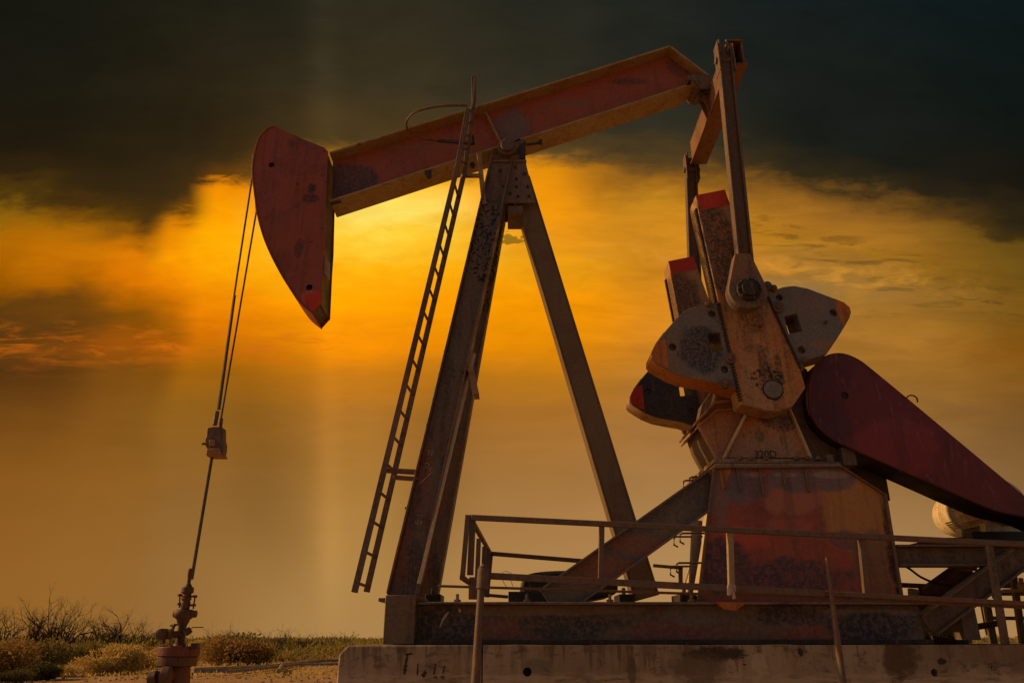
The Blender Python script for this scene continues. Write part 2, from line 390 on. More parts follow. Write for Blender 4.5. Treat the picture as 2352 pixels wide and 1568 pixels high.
M['crank'] = metal('orange_rusted_crank_steel', (.40,.24,.13), (.44,.18,.06), (.06,.038,.028), amt2=.55, amtd=.3, streak=.4, spots=.6,
    patches=[patch(1735,745,26,26,6.2,(.07,.045,.04),.6), patch(1640,570,60,130,6.2,(.085,.055,.042),.97), patch(1700,650,60,60,6.2,(.11,.075,.06),.9), patch(1715,760,20,60,6.2,(.20,.12,.07),.7), patch(1810,900,20,30,6.2,(.48,.24,.08),.7), patch(1752,830,12,52,6.2,(.10,.06,.04),.9), patch(1790,850,9,50,6.2,(.08,.05,.035),.9), patch(1770,880,30,26,6.2,(.12,.07,.04),.6), patch(1735,800,40,14,6.2,(.16,.10,.07),.7)], pits=[(*W(1765,870,6.2), .15, .12)])
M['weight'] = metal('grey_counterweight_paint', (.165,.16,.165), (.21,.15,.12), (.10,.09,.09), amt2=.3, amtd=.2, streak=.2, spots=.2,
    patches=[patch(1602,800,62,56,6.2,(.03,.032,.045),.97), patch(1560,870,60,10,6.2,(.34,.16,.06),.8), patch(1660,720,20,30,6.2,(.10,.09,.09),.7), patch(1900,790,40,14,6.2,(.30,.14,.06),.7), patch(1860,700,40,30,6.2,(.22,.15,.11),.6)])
M['eq'] = metal('brown_equalizer_steel', (.17,.085,.05), (.22,.10,.04), (.05,.035,.03), amt2=.5, amtd=.35, streak=.3, spots=.4)
M['cheek'] = metal('grey_bearing_cheek', (.14,.115,.10), (.22,.12,.07), (.05,.04,.035), amt2=.5, amtd=.4, streak=.35, spots=.5)
M['weightshade'] = metal('shaded_counterweight_paint', (.05,.045,.055), (.09,.07,.065), (.03,.025,.03), amt2=.3, amtd=.2, spots=.2)  # darker copy of the weight paint, puts shade on the far weights
M['orange'] = metal('orange_tip_paint', ORANGE, (.42,.12,.03), (.12,.05,.03), amt2=.4, amtd=.25, spots=.6, scale=1.6)
M['redtip'] = metal('bright_red_tip_paint', (.55,.045,.02), (.45,.04,.02), (.2,.03,.02), amt2=.3, amtd=.1, spots=.1)
M['gear'] = metal('rusty_gearbox_paint', (.44,.20,.10), (.38,.22,.14), (.07,.045,.035), amt2=.5, amtd=.35, streak=.35, spots=.45,
    patches=[patch(1745,1000,14,16,6.5,(.14,.11,.1),.8), patch(1800,960,46,26,6.5,(.06,.045,.04),.85)])
M['geardark'] = metal('dark_gearbox_side', (.13,.09,.065), (.17,.10,.06), (.05,.035,.03), amt2=.4, amtd=.3)
M['pedestal'] = metal('peeling_red_and_slate_paint', (.34,.085,.05), (.27,.07,.05), (.07,.045,.045), amt2=.35, amtd=.12, streak=.25, spots=.12, scale=.9,
    patches=[patch(1950,1180,80,90,6.3,(.48,.23,.06),.97), patch(1790,1150,90,40,6.3,(.42,.17,.10),.9), patch(1700,1120,64,60,6.3,SLATE,.95), patch(1800,1105,70,40,6.3,(.15,.14,.16),.95), patch(1890,1105,52,30,6.3,(.15,.14,.155),.95), patch(1720,1098,36,9,6.3,(.34,.28,.24),.8), patch(1790,1098,28,8,6.3,(.34,.28,.24),.8), patch(1890,1098,40,9,6.3,(.32,.26,.23),.8), patch(1700,1240,70,30,6.3,(.52,.085,.045),.9), patch(1800,1215,60,20,6.3,(.42,.13,.08),.6),  # pale patches along the top edge are painted highlights
             patch(1640,1140,26,80,6.3,(.17,.145,.13),.8), patch(1660,1310,70,66,6.3,(.06,.045,.055),.97), patch(1800,1330,150,44,6.3,(.07,.05,.07),.97), patch(1930,1245,40,22,6.3,(.14,.08,.09),.8), patch(1990,1300,50,70,6.3,(.17,.12,.06),.8), patch(2046,1280,26,130,6.3,(.03,.025,.022),1.0)])  # near-black patch down the right edge is painted shading
M['brace'] = metal('slate_and_red_brace_paint', (.13,.115,.115), (.20,.14,.10), (.07,.06,.06), amt2=.4, amtd=.15, streak=.15, spots=.1,
    patches=[patch(1395,1310,75,34,6.25,(.30,.10,.055),.9), patch(1490,1255,80,24,6.25,(.30,.10,.06),.85), patch(1290,1340,60,30,6.25,(.25,.17,.10),.7)])
M['base'] = metal('base_beam_slate_and_maroon', (.14,.095,.08), (.21,.14,.10), (.04,.03,.03), amt2=.4, amtd=.15, streak=.1, spots=.1, scale=.8,
    patches=[patch(1120,1455,130,24,6.15,(.26,.085,.06),.8), patch(1010,1435,80,44,6.15,(.04,.035,.038),.95), patch(1330,1435,120,26,6.15,(.07,.06,.06),.95), patch(1330,1400,150,10,6.15,(.25,.18,.13),.7), patch(1640,1400,60,10,6.15,(.30,.24,.19),.7), patch(1990,1408,110,9,6.15,(.20,.18,.18),.8), patch(1180,1402,90,10,6.15,(.24,.17,.12),.7), patch(1560,1455,150,24,6.15,(.25,.07,.075),.85), patch(1620,1410,90,24,6.15,(.17,.15,.155),.9),  # pale strips along the web top paint in the grazing light
             patch(1790,1412,90,30,6.15,(.06,.045,.06),.95), patch(1860,1460,130,22,6.15,(.30,.07,.045),.92), patch(2010,1440,100,30,6.15,(.04,.038,.055),.98), patch(1720,1455,90,28,6.15,(.22,.11,.06),.6)])
M['endplate'] = metal('tan_end_plate', (.15,.105,.07), (.17,.095,.055), (.07,.045,.03), amt2=.5, amtd=.3, streak=.4, spots=.35)
M['guard'] = metal('deep_maroon_guard_paint', (.17,.014,.018), (.10,.010,.013), (.05,.008,.009), amt2=.6, amtd=.08, streak=.3, spots=.10, rough=.36, bump=.10, spec=.5, scale=.7, patches=[patch(2060,1040,90,70,6.5,(.28,.026,.024),.8), patch(1900,960,50,90,6.5,(.07,.008,.01),.8)])
M['guarddark'] = metal('black_guard_rim', (.03,.02,.02), (.05,.025,.025), (.02,.012,.012), amt2=.2, amtd=.1, spots=.05)
M['motor'] = metal('cream_motor_paint', (.80,.66,.42), (.66,.48,.26), (.12,.085,.05), amt2=.4, amtd=.25, streak=.25, spots=.55, scale=2.2)
M['pipe'] = metal('dull_pipe_steel', (.26,.21,.17), (.22,.15,.10), (.06,.045,.03), amt2=.4, amtd=.3)
M['well'] = metal('rusty_wellhead_steel', (.09,.05,.038), (.13,.055,.03), (.03,.02,.02), amt2=.5, amtd=.35, spots=.4, scale=2.5)
M['wellred'] = metal('red_flange_steel', (.16,.045,.03), (.12,.04,.03), (.05,.025,.02), amt2=.4, amtd=.3, scale=2.5)
M['pale'] = metal('pale_lit_edge', (.62,.47,.28), (.50,.34,.18), (.2,.13,.08), amt2=.3, amtd=.1, streak=.2, spots=.15)
M['greysteel'] = metal('grey_channel_steel', (.30,.27,.24), (.26,.20,.15), (.12,.10,.08), amt2=.3, amtd=.1)
M['chalk'] = metal('chalk_line', (.62,.55,.46), (.5,.42,.34), (.3,.25,.2), amt2=.4, amtd=.3, bump=0)
M['rag'] = metal('dirty_white_cloth', (.6,.5,.44), (.45,.25,.2), (.2,.14,.11), amt2=.4, amtd=.3, scale=5)
M['cable'] = metal('wire_rope_steel', (.10,.075,.05), (.13,.09,.05), (.04,.03,.02), amt2=.4, amtd=.3)
M['patina'] = metal('orange_clamp_steel', (.33,.15,.05), (.28,.12,.05), (.1,.06,.03), amt2=.4, amtd=.2, scale=2)
# concrete
def concrete(name):
    m, nt, b = bsdf_mat(name)
    g = nt.nodes.new('ShaderNodeNewGeometry'); P = g.outputs['Position']
    sp = nt.nodes.new('ShaderNodeSeparateXYZ'); nt.links.new(P, sp.inputs[0])
    x, y, z = (V(nt, sp.outputs[i]) for i in range(3))
    n1 = noise(nt, P, 2.2, 9, .62, .3); n2 = noise(nt, comb(nt, x*6.0, y, z*.8), 1.7, 7, .62)
    n3 = noise(nt, P, 30, 7, .7); n4 = noise(nt, comb(nt, x*1.4+4.0, y, z*2.5), 4.5, 10, .72, .6)
    n5 = noise(nt, comb(nt, x*1.2, y, z*7.0), 3.0, 8, .7, .4)
    c = mixc(nt, step(n1, .35, .68), (.45,.34,.24), (.30,.225,.155))
    c = mixc(nt, step(n2, .45, .68)*.7, c, (.21,.145,.095))
    c = mixc(nt, step(n4, .52, .62)*.7, c, (.14,.095,.06))
    run = noise(nt, comb(nt, x*9.0, y, z*.35+3.0), 1.9, 8, .62, .2)
    c = mixc(nt, step(run+(z-1.24)*.9, .52, .62)*.6, c, (.12,.08,.05))
    low = step(z, 1.15, 1.09)*step(n5, .44, .52)
    c = mixc(nt, low*.7, c, (.55,.42,.28))
    c = mixc(nt, step(n3, .60, .68)*.55, c, (.12,.08,.05))
    for (px, pz, rx, rz, col, a) in [patch(1620,1500,70,16,5.75,(.06,.045,.035),.95), patch(1600,1530,60,40,5.75,(.16,.11,.07),.7), patch(2070,1515,40,45,5.75,(.12,.075,.045),.9), patch(2250,1500,140,24,5.75,(.24,.15,.08),.6),
                                      patch(1240,1530,30,18,5.75,(.19,.17,.12),.7), patch(1450,1540,10,34,5.75,(.13,.09,.06),.7), patch(1745,1525,14,20,5.75,(.5,.4,.28),.8)]:
        ex = (x-px)*(1/rx); ez = (z-pz)*(1/rz)
        d = (ex*ex+ez*ez)+(n1-.5)*4.0+(n4-.5)*4.0+(n3-.5)*1.0
        c = mixc(nt, step(d, 1.3, .6)*a, c, col)
    nt.links.new(c, b.inputs['Base Color']); b.inputs['Roughness'].default_value = .9; b.inputs['Specular IOR Level'].default_value = .15
    bp = nt.nodes.new('ShaderNodeBump'); bp.inputs['Strength'].default_value = .5; bp.inputs['Distance'].default_value = .02
    nt.links.new((n3*.5+n4*.8+n5*.4).s, bp.inputs['Height']); nt.links.new(bp.outputs[0], b.inputs['Normal'])
    return m
M['concrete'] = concrete('weathered_concrete')
def leafmat(name, a, b_, c_):
    m, nt, b = bsdf_mat(name)
    g = nt.nodes.new('ShaderNodeNewGeometry')
    r = V(nt, g.outputs['Random Per Island']); n1 = noise(nt, g.outputs['Position'], .9, 4, .6)
    c = mixc(nt, step(n1, .35, .65), a, b_); c = mixc(nt, step(r, .2, 1.0)*.6, c, c_)
    nt.links.new(c, b.inputs['Base Color']); b.inputs['Roughness'].default_value = .75; b.inputs['Specular IOR Level'].default_value = .1
    tr = nt.nodes.new('ShaderNodeBsdfTranslucent'); nt.links.new(c, tr.inputs[0])
    ms = nt.nodes.new('ShaderNodeMixShader'); ms.inputs[0].default_value = .45
    o = nt.nodes['Material Output']; nt.links.new(b.outputs[0], ms.inputs[1]); nt.links.new(tr.outputs[0], ms.inputs[2]); nt.links.new(ms.outputs[0], o.inputs[0])
    return m
M['leaf_tan'] = leafmat('straw_leaves', (.62,.44,.14), (.48,.33,.10), (.70,.52,.18))
M['leaf_olive'] = leafmat('olive_leaves', (.24,.19,.055), (.17,.14,.045), (.34,.26,.08))
M['leaf_rust'] = leafmat('rust_brown_leaves', (.36,.21,.07), (.28,.17,.055), (.42,.28,.09))
M['leaf_dark'] = leafmat('dark_green_leaves', (.10,.09,.03), (.08,.07,.03), (.18,.15,.05))
M['leaf_green'] = leafmat('yellow_green_leaves', (.26,.25,.05), (.34,.29,.06), (.42,.36,.09))
M['twig'] = metal('dry_twig_bark', (.07,.045,.025), (.13,.085,.045), (.05,.03,.02), bump=0)
m, nt_, b_ = bsdf_mat('sandy_dirt'); M['dirt'] = m
g = nt_.nodes.new('ShaderNodeNewGeometry'); P = g.outputs['Position']
n1 = noise(nt_, P, .22, 8, .65, .5); n2 = noise(nt_, P, 2.4, 9, .7); n3 = noise(nt_, P, 14, 6, .7)
c = mixc(nt_, step(n1, .4, .62), (.52,.33,.16), (.42,.25,.11)); c = mixc(nt_, step(n2, .48, .66)*.6, c, (.19,.10,.04)); c = mixc(nt_, step(n3, .55, .7)*.5, c, (.5,.33,.16))
nt_.links.new(c, b_.inputs['Base Color']); b_.inputs['Roughness'].default_value = .95; b_.inputs['Specular IOR Level'].default_value = .1
bp = nt_.nodes.new('ShaderNodeBump'); bp.inputs['Strength'].default_value = .8; bp.inputs['Distance'].default_value = .08
nt_.links.new((n2+n3*.4).s, bp.inputs['Height']); nt_.links.new(bp.outputs[0], b_.inputs['Normal'])

# ------------------------------------------------------------------ ground
mb = MB(); bm = mb.bm
xs = [-1600,-600,-250,-120]+[-80+i*2.0 for i in range(81)]+[120,250,600,1600]
ys = [-200,-60,-10]+[0+i*2.0 for i in range(51)]+[130,200,400,1000,3500]
from mathutils import noise as mn
gv = [[bm.verts.new((x, y, (mn.noise(Vector((x*.12, y*.12, 0)))*.10 if 14 < y < 110 and abs(x) < 90 else 0)-.05*(y > 14))) for x in xs] for y in ys]
for j in range(len(ys)-1):
    for i in range(len(xs)-1): bm.faces.new((gv[j][i], gv[j][i+1], gv[j+1][i+1], gv[j+1][i]))
tag(mb.build('ground', M['dirt'], sharp=80), kind='structure')
# ==================================================================
#                          CONCRETE BLOCKS
PT = at(1400,1481,5.75).z           # top of the pad
xl = at(775,1500,5.75).x; xs1 = at(1108,1500,5.75).x
def block(name, pts, y0, y1, label, holes=(), bev=.012):
    mb = MB(); mb.prism(pts, y0, y1, holes)
    return tag(mb.build(name, M['concrete'], bevel=bev), label, 'concrete block')
b1 = block('concrete_block', [Vector((xl-.005,0,.0)), Vector((xs1-.004,0,0)), Vector((xs1-.004,0,PT)), Vector((xl+.07,0,PT)), Vector((xl+.01,0,PT-.06))], 5.75, 8.3,
           'short pale concrete block at the left end under the pumpjack with black stencilled marks')
xr = 7.6
hs = [circ(at(*zoom(840,1480,2.7349)(1308,543), 5.75), .030, 14), circ(at(*zoom(1700,1480,2.7349)(1742,548), 5.75), .026, 14)]
mb = MB()
outer = [Vector((xs1+.004,0,0)), Vector((xr,0,0)), Vector((xr,0,PT)), Vector((xs1+.004,0,PT))]
mb.prism(outer, 5.75, 5.90, hs); mb.span((xs1+.004,5.903,0), (xr,8.3,PT))
tag(mb.build('concrete_block', M['concrete']), 'long stained concrete block under the pumpjack frame with round lifting holes', 'concrete block')
# black stencil strokes and smudged marks painted on the short block
blk = bpy.data.materials.new('black_stencil_paint'); blk.use_nodes = True; blk.node_tree.nodes['Principled BSDF'].inputs['Base Color'].default_value = (.025,.02,.015,1)
ZK = zoom(840,1480,2.7349)
def ribbon(path, wpx, Y, name, mat, parent, jag=.25, th=.003):
    mb = MB()
    for (a, b) in zip(path, path[1:]):
        A, B = at(*a, Y), at(*b, Y); n_ = max(2, int((B-A).length/.012))
        for i in range(n_):
            p = A.lerp(B, i/n_); q = A.lerp(B, (i+1)/n_)
            mb.bar(p+Vector((random.uniform(-1,1)*jag*.006,0,0)), q, th, wpx*Y/FPX*random.uniform(.5,1.15))
    return mb.build(name, mat, parent)
def kmark(pts, wd, name='stencil_mark', jag=.35): return ribbon([ZK(*p) for p in pts], wd, 5.749, name, blk, b1, jag)
kmark([(490,418),(466,560)], 7); kmark([(470,424),(525,418)], 3.5); kmark([(560,486),(556,565)], 4); kmark([(615,540),(590,575)], 8, jag=.2)
kmark([(680,486),(670,560)], 4); kmark([(668,580),(690,575)], 4); kmark([(740,500),(732,552)], 3); kmark([(716,580),(728,568),(742,576),(730,588),(716,580)], 2)
ZK2 = zoom(1700,1480,2.7349)
b2 = [o for o in C.objects if o.name.startswith('concrete_block')][-1]
for (cx, cy) in ((2122,498),(2140,518)):
    ribbon([ZK2(cx+11*math.cos(a*.785), cy+14*math.sin(a*.785)) for a in range(9)], 1.2, 5.7485, 'stencil_mark', blk, b2, 0.05)
ribbon([ZK2(428,490),ZK2(452,494)], 2.5, 5.7485, 'stencil_mark', blk, b2, 0.1)
for (cx, cy, rr) in ((820,408,7),(1795,470,9)):
    mb = MB(); p = at(*ZK2(cx, cy), 5.7485); mb.prism([Vector((p.x+rr*.0033*random.uniform(.5,1.2)*math.cos(k*.6), 0, p.z+rr*.0033*random.uniform(.5,1.3)*math.sin(k*.6))) for k in range(10)], 5.747, 5.7495)
    mb.build('chipped_spot', blk, b2)

# ==================================================================
#                          PUMPJACK
PJ = thing('pumpjack', (0,7,PT), 'rusty red oil pumpjack with horsehead, walking beam and crank weights on a concrete base', 'pumpjack')
def H(name, mb, mat, parent=PJ, bevel=.004, whole=False, **k):
    return (mb.build if whole else mb.build_each)(name, M[mat] if isinstance(mat, str) else mat, parent, bevel, **k)

# ---- base frame
bt = at(1400,1381,6.0).z; bb = PT+.004; hb = bt-bb
x0 = at(955,1430,6.0).x; x1 = at(2128,1430,6.05).x
mb = MB()
for yc in (6.13, 7.87):
    mb.ibeam((x0,yc,(bt+bb)/2), (x1,yc,(bt+bb)/2), hb, .22, .02, .016)
for xx in (.1, 1.3, 2.1, 3.4):
    mb.span((xx,6.125,bb+.03), (xx+.12,7.875,bt-.03))
base = H('base_frame', mb, 'base')
mb = MB(); mb.span((x0,5.99,bb-.001), (x1,6.10,bb+.034)); H('toe_shadow', mb, 'black', base, .003)  # black strip standing in for the shadow line along the beam bottom
mb = MB(); e0 = at(880,1478,5.98); mb.span((e0.x,5.96,bb), (x0-.003,8.04,bt+.045)); ep = H('end_beam', mb, 'endplate', base, .006)
tag(ep, 'tan end beam closing the left end of the frame')
mb = MB()
for px_, w_ in ((1168,92),(1412,34),(1545,40),(985,34),(1790,50),(2075,40)):
    a = at(px_,1376,6.9); k = 6.9*.95/FPX
    mb.span((a.x,6.6,bt+.002), (a.x+w_*k,6.95,bt+.085+(.02 if w_ > 50 else 0))); mb.cyl((a.x+w_*k*.4,6.7,bt+.08), (a.x+w_*k*.4,6.7,bt+.14), .018, n=6)
H('hold_down_clamp', mb, 'black', base)
mb = MB()
for i, px_ in enumerate((1050,1210,1402,1590)):
    a = at(px_,1400,6.1); mb.cyl((a.x,6.10,bt+.002), (a.x,6.10,bt+.06), .014, n=6); mb.cyl((a.x,6.10,bt+.002), (a.x,6.10,bt+.02), .03, n=6)
H('anchor_bolt', mb, 'tan', base)
mb = MB()   # torn lip of peeled paint on the beam web
mb.prism([at(1640,1381,5.99), at(1662,1398,5.99), at(1690,1402,5.99), at(1700,1394,5.99), at(1716,1383,5.99)], 5.985, 6.01)
mb.build('peeled_flap', M['orange'], base); 

# ---- samson post (A-frame)
topc = at(1150,385,6.85)
mb = MB()
nf = at(924,1372,6.2); nt_top = at(1153,372,6.86)
LEGH = .235
mb.ibeam(nf, nt_top, LEGH, .19, .016, .05)
dl = (nt_top-nf).normalized()
leg1 = H('leg', mb, 'leg')
mb = MB(); mb.span((nf.x-.16,6.05,bt+.003), (nf.x+.19,6.36,bt+.03)); H('foot_plate', mb, 'iron', leg1)
mb = MB()   # small wedge brackets on the near leg
for (u, v, sgn) in ((1072,600,-1),(930,1165,-1)):
    p = at(u, v, 6.7 if v < 900 else 6.35); mb.prism([p, p+Vector((.055,0,0)), p+Vector((.045,0,-.12))], p.y-.03, p.y+.03)
H('lug', mb, 'iron', leg1)
mb = MB(); f2 = Vector((nf.x,7.8,nf.z)); t2 = Vector((nt_top.x,7.14,nt_top.z)); mb.ibeam(f2, t2, LEGH, .19, .016, .05)
leg2 = H('leg', mb, 'leg')
mb = MB(); mb.span((nf.x-.16,7.66,bt+.003), (nf.x+.19,7.96,bt+.03)); H('foot_plate', mb, 'iron', leg2)
mb = MB(); pc = zt(ZL, [(372,630),(398,622),(422,735),(398,735)], 6.5); mb.prism(pc, 6.42, 6.6); H('leg_bracket', mb, 'tan', leg1)
mb = MB(); mb.bar(at(*ZL(402,560),6.52), at(*ZL(175,1500),6.1), .014, .03); H('lit_flange_edge', mb, 'pale', leg1)  # pale colour paints in the lit edge of the leg flange
mb = MB(); rt = at(1193,420,7.0); rb = at(1482,1374,7.0); mb.ibeam(rt, rb, .225, .20, .016, .014)
mb.bar(rt, rb, .014, .215, (0,.093,0)) ; mb.bar(rt, rb, .012, .19, (0,-.09,0))
leg3 = H('leg', mb, 'rearleg')
mb = MB(); mb.span((rb.x-.2,6.85,bt+.003), (rb.x+.2,7.15,bt+.03)); H('foot_plate', mb, 'iron', leg3)
mb = MB()
gp = [at(1125,372,6.82), at(1207,374,6.82), at(1231,468,6.82), at(1150,468,6.82), at(1118,420,6.82)]
mb.prism(gp, 6.80, 6.82); mb.prism(gp, 7.18, 7.20)
q = at(1168,480,6.85); q2 = at(1192,480,6.85)
mb.span((q.x-.01,6.83,q.z-.06), (q2.x+.04,7.17,q.z+.03))
a = at(1128,372,6.8); b = at(1209,372,6.8); mb.span((a.x,6.78,a.z-.012), (b.x,7.22,a.z+.018))
capp = H('post_cap', mb, 'leg')
mb = MB()
for (u, v) in ((1149,393),(1184,385),(1186,412),(1187,430),(1205,400),(1212,430),(1215,452),(1190,452),(1155,430),(1172,445)):
    p = at(u, v, 6.8); mb.cyl((p.x,6.775,p.z), (p.x,6.80,p.z), .014, n=6)
H('bolt', mb, 'black', capp, 0)
mb = MB()   # centre bearing of the walking beam
p = at(1165,344,6.8); mb.cyl((p.x,6.74,p.z), (p.x,7.26,p.z), .10, n=28); mb.cyl((p.x,6.70,p.z), (p.x,6.74,p.z), .07, n=20)
a = at(1128,368,6.8); b = at(1206,368,6.8); mb.span((a.x,6.8,a.z+.012), (b.x,7.2,a.z+.07)); mb.prism([at(1140,366,6.8), at(1206,366,6.8), at(1208,318,6.8), at(1192,312,6.8), at(1150,330,6.8)], 6.84, 7.16)
H('saddle_bearing', mb, 'iron', capp, .008)
mb = MB(); mb.prism([at(1192,336,6.8), at(1207,326,6.8), at(1207,368,6.8), at(1194,366,6.8)], 6.78, 6.80); H('bearing_plate', mb, 'black', capp)
# ---- beam brace strap hanging beside the post
mb = MB(); mb.bar(at(1100,352,6.7), at(1112,470,6.75), .03, .05); mb.bar(at(1070,403,6.62), at(1102,405,6.68), .03, .02); H('hanger_strap', mb, 'tan')

# ---- walking beam
yb0, yb1 = 6.84, 7.16
T0_, T1_, T2_, B0_ = at(757,353,yb0), at(1540,108,yb0), at(1630,177,yb0), at(757,459,yb0)
mb = MB(); mb.prism([B0_, T0_, T1_, T2_], 6.985, 7.015)
wb = H('walking_beam', mb, 'beam', PJ, 0)
dirb = (T2_-B0_).normalized()
Bcut = B0_+dirb*((at(1578,195,yb0)-B0_).dot(dirb))
mb = MB()
mb.strip([T0_, T1_], yb0, yb1, .024, 1); mb.strip([T1_, T2_], yb0, yb1, .02, 1)
H('top_flange', mb, 'flange', wb, .003)
mb = MB(); mb.strip([B0_, Bcut], yb0, yb1, .026, -1); mb.strip([Bcut, T2_], yb0+.03, yb1-.03, .016, -1)
H('bottom_flange', mb, 'flange', wb, .003)
mb = MB(); a = at(*ZB(920,470),yb0); b = at(*ZB(1012,655),yb0); mb.bar(a, b, .24, .014); mb.bar(at(*ZB(1085,470),7.0), at(*ZB(1160,640),7.0), .2, .012)
for o_ in mb.bm.verts: o_.co.y = 7.0+(o_.co.y-6.9)*.55 if o_.co.y < 6.985 else o_.co.y
H('web_stiffener', mb, 'flange', wb, 0)
mb = MB()
for (u, v) in ((985,402),(1085,378)):
    p = at(u, v, 6.83); mb.cyl((p.x,6.82,p.z), (p.x,6.87,p.z), .03, n=8)
p = at(*ZB(600,828),6.86); mb.box((p.x,6.85,p.z), (.07,.03,.05)); p = at(*ZB(1222,662),6.86); mb.box((p.x,6.84,p.z), (.04,.05,.04)); mb.bar(at(*ZB(1145,670),6.85), at(*ZB(1222,660),6.85), .03, .02)
p = at(*ZB(90,995),6.86); mb.bar(at(*ZB(58,1000),6.85), at(*ZB(118,985),6.85), .03, .02)
H('flange_clip', mb, 'black', wb, .003)

# ---- horsehead
hp = zt(Z4, [(335,148),(285,165),(232,222),(206,320),(193,400),(193,470),(212,640),(240,790),(290,935),(370,1095),(460,1240),(515,1310),(580,1362)], 6.8)
arc = arc_pts(hp[2:], 4)
outline = hp[:2]+arc+zt(Z4, [(635,1302),(650,1000),(660,870),(668,600),(680,310),(655,285),(540,240)], 6.8)
hole = lambda f, x, y, r, Y: circ(at(*f(x, y), Y), r, 14)
mb = MB()
mb.prism(outline, 6.80, 6.815, [hole(Z4,310,397,.032,6.8), hole(Z4,557,1197,.032,6.8)])
mb.prism(outline, 7.185, 7.20)
hh = H('horsehead', mb, 'head', PJ, 0)
mb = MB(); mb.strip([hp[0],hp[1]]+arc, 6.79, 7.21, .014, -1); 
H('cable_track', mb, 'head', hh, .002)
mb = MB(); rr_ = zt(Z4, [(635,1302),(650,1000),(668,600),(680,312)], 6.8); mb.strip([p+Vector((-.012,0,0)) for p in rr_], 6.817, 7.183, .012, 1)
mb.strip([p+Vector((-.02,0,.012)) for p in zt(Z4, [(580,1362),(635,1302)], 6.8)], 6.817, 7.183, .01, 1)
H('back_plate', mb, 'iron', hh, 0)
mb = MB(); mb.prism(zt(Z4, [(648,950),(690,1040),(690,1150),(648,1100)], 6.9), 6.9, 6.92); H('inspection_tab', mb, 'pale', hh)
mb = MB()
for (x_, y_) in ((642,463),(665,510),(640,812),(573,902),(477,525),(655,310),(577,556)):
    p = at(*Z4(x_, y_), 6.8); mb.cyl((p.x,6.797,p.z), (p.x,6.803,p.z), .010 if x_ != 577 else .022, n=10)
H('bolt', mb, 'black', hh, 0)
mb = MB(); mb.prism(zt(Z4, [(520,1262),(632,1216),(634,1298),(582,1356),(560,1340)], 6.8), 6.7975, 6.80); H('painted_tip', mb, 'redtip', hh, 0)

# ---- bridle, carrier bar, polished rod
XB = at(488,1015,7.0).x
mb = MB(); z_c = at(496,945,6.9).z
cp = at(502,940,6.88); mb.tube([cp+Vector((-.005,0,0)), at(*Z4(60,1290),6.86), at(*Z4(186,470),6.84), at(*Z4(203,330),6.84)+Vector((-.02,0,0))], .0105, n=8)
H('bridle_cable', mb, 'cable', PJ, 0)
mb = MB(); mb.tube([at(*Z4(70,1250),6.85), cp], [.014,.018], n=8); H('cable_sleeve', mb, 'cable', PJ, 0)
mb = MB(); cq = at(*ZH(560,560),7.12); mb.tube([cq, at(*Z4(212,700),7.15), at(*Z4(205,600),7.15)], .0105, n=8); H('bridle_cable', mb, 'cable', PJ, 0)
mb = MB(); mb.prism(zt(ZH, [(262,675),(390,650),(560,660),(566,900),(585,980),(580,1110),(545,1190),(270,1100),(215,1000),(225,890),(250,840)], 6.9), 6.94, 7.05)
k = .0005
for (a_, b_2, r_, yy_) in (((495,370),(445,650),.022,6.88),((575,510),(545,760),.018,7.12)):
    mb.cyl(at(*ZH(*a_),yy_), at(*ZH(*b_2),yy_), r_, n=12)
mb.cyl(at(*ZH(190,1010),6.95), at(*ZH(300,1010),6.95), .012, n=10); mb.cyl(at(*ZH(530,1190),6.95), at(*ZH(612,1190),6.95), .013, n=10)
cb = H('carrier_bar', mb, 'iron', PJ, .006)
mb = MB(); mb.prism(zt(ZH, [(255,1095),(505,1060),(560,1230),(240,1225)], 6.88), 6.92, 7.07); mb.prism(zt(ZH, [(300,910),(420,910),(420,1030),(300,1030)], 6.88), 6.925, 6.94); H('rod_clamp', mb, 'patina', cb, .005)
mb = MB(); rx = (XB+at(440,1330,7.0).x)/2; mb.cyl((at(488,1040,7).x,7,at(488,1040,7).z), (at(440,1330,7).x,7,at(440,1330,7).z), .0155, n=12); H('polished_rod', mb, 'cable', PJ, 0)

# ---- equalizer and pitman arms
ez = at(1594,381,7.9).z; ex0 = at(1594,381,7.9).x-.05; ex1 = at(1620,379,7.9).x+.01
mb = MB(); eh = .30
mb.span((ex0,6.13,ez), (ex1,7.87,ez+.02)); mb.span((ex0+.02,6.13,ez+eh), (ex1-.01,7.87,ez+eh+.02))
mb.span((ex0+.02,6.14,ez+.021), (ex0+.04,7.86,ez+eh-.001)); mb.span((ex1-.04,6.14,ez+.021), (ex1-.02,7.86,ez+eh-.001))
eq = H('equalizer', mb, 'eq', PJ, .004)
mb = MB()
for yy_ in (6.94,7.05): mb.prism([Vector((ex0-.06,0,ez+eh-.02)), Vector((ex0+.018,0,ez+eh-.02)), Vector((ex0+.018,0,ez+.03))], yy_, yy_+.012)
H('gusset', mb, 'eq', eq, 0)
mb = MB(); p = at(1600,205,7.0); mb.cyl((p.x,6.84,p.z-.01), (p.x,7.16,p.z-.01), .09, n=20); mb.span((p.x-.12,6.87,p.z+.02), (p.x+.12,7.13,p.z+.10)); mb.span((p.x-.02,6.95,p.z-.16), (ex0+.1,7.05,p.z))
mb.prism([Vector((p.x-.11,0,p.z+.03)), Vector((p.x+.14,0,p.z+.03)), Vector((p.x+.16,0,p.z-.14)), Vector((p.x,0,p.z-.16))], 6.8, 6.82)
H('tail_bearing', mb, 'iron', PJ, .008)
ptop = at(1661,108,6.05); pbot = at(1714,640,6.05); pc_ = at(1717,669,6.0)
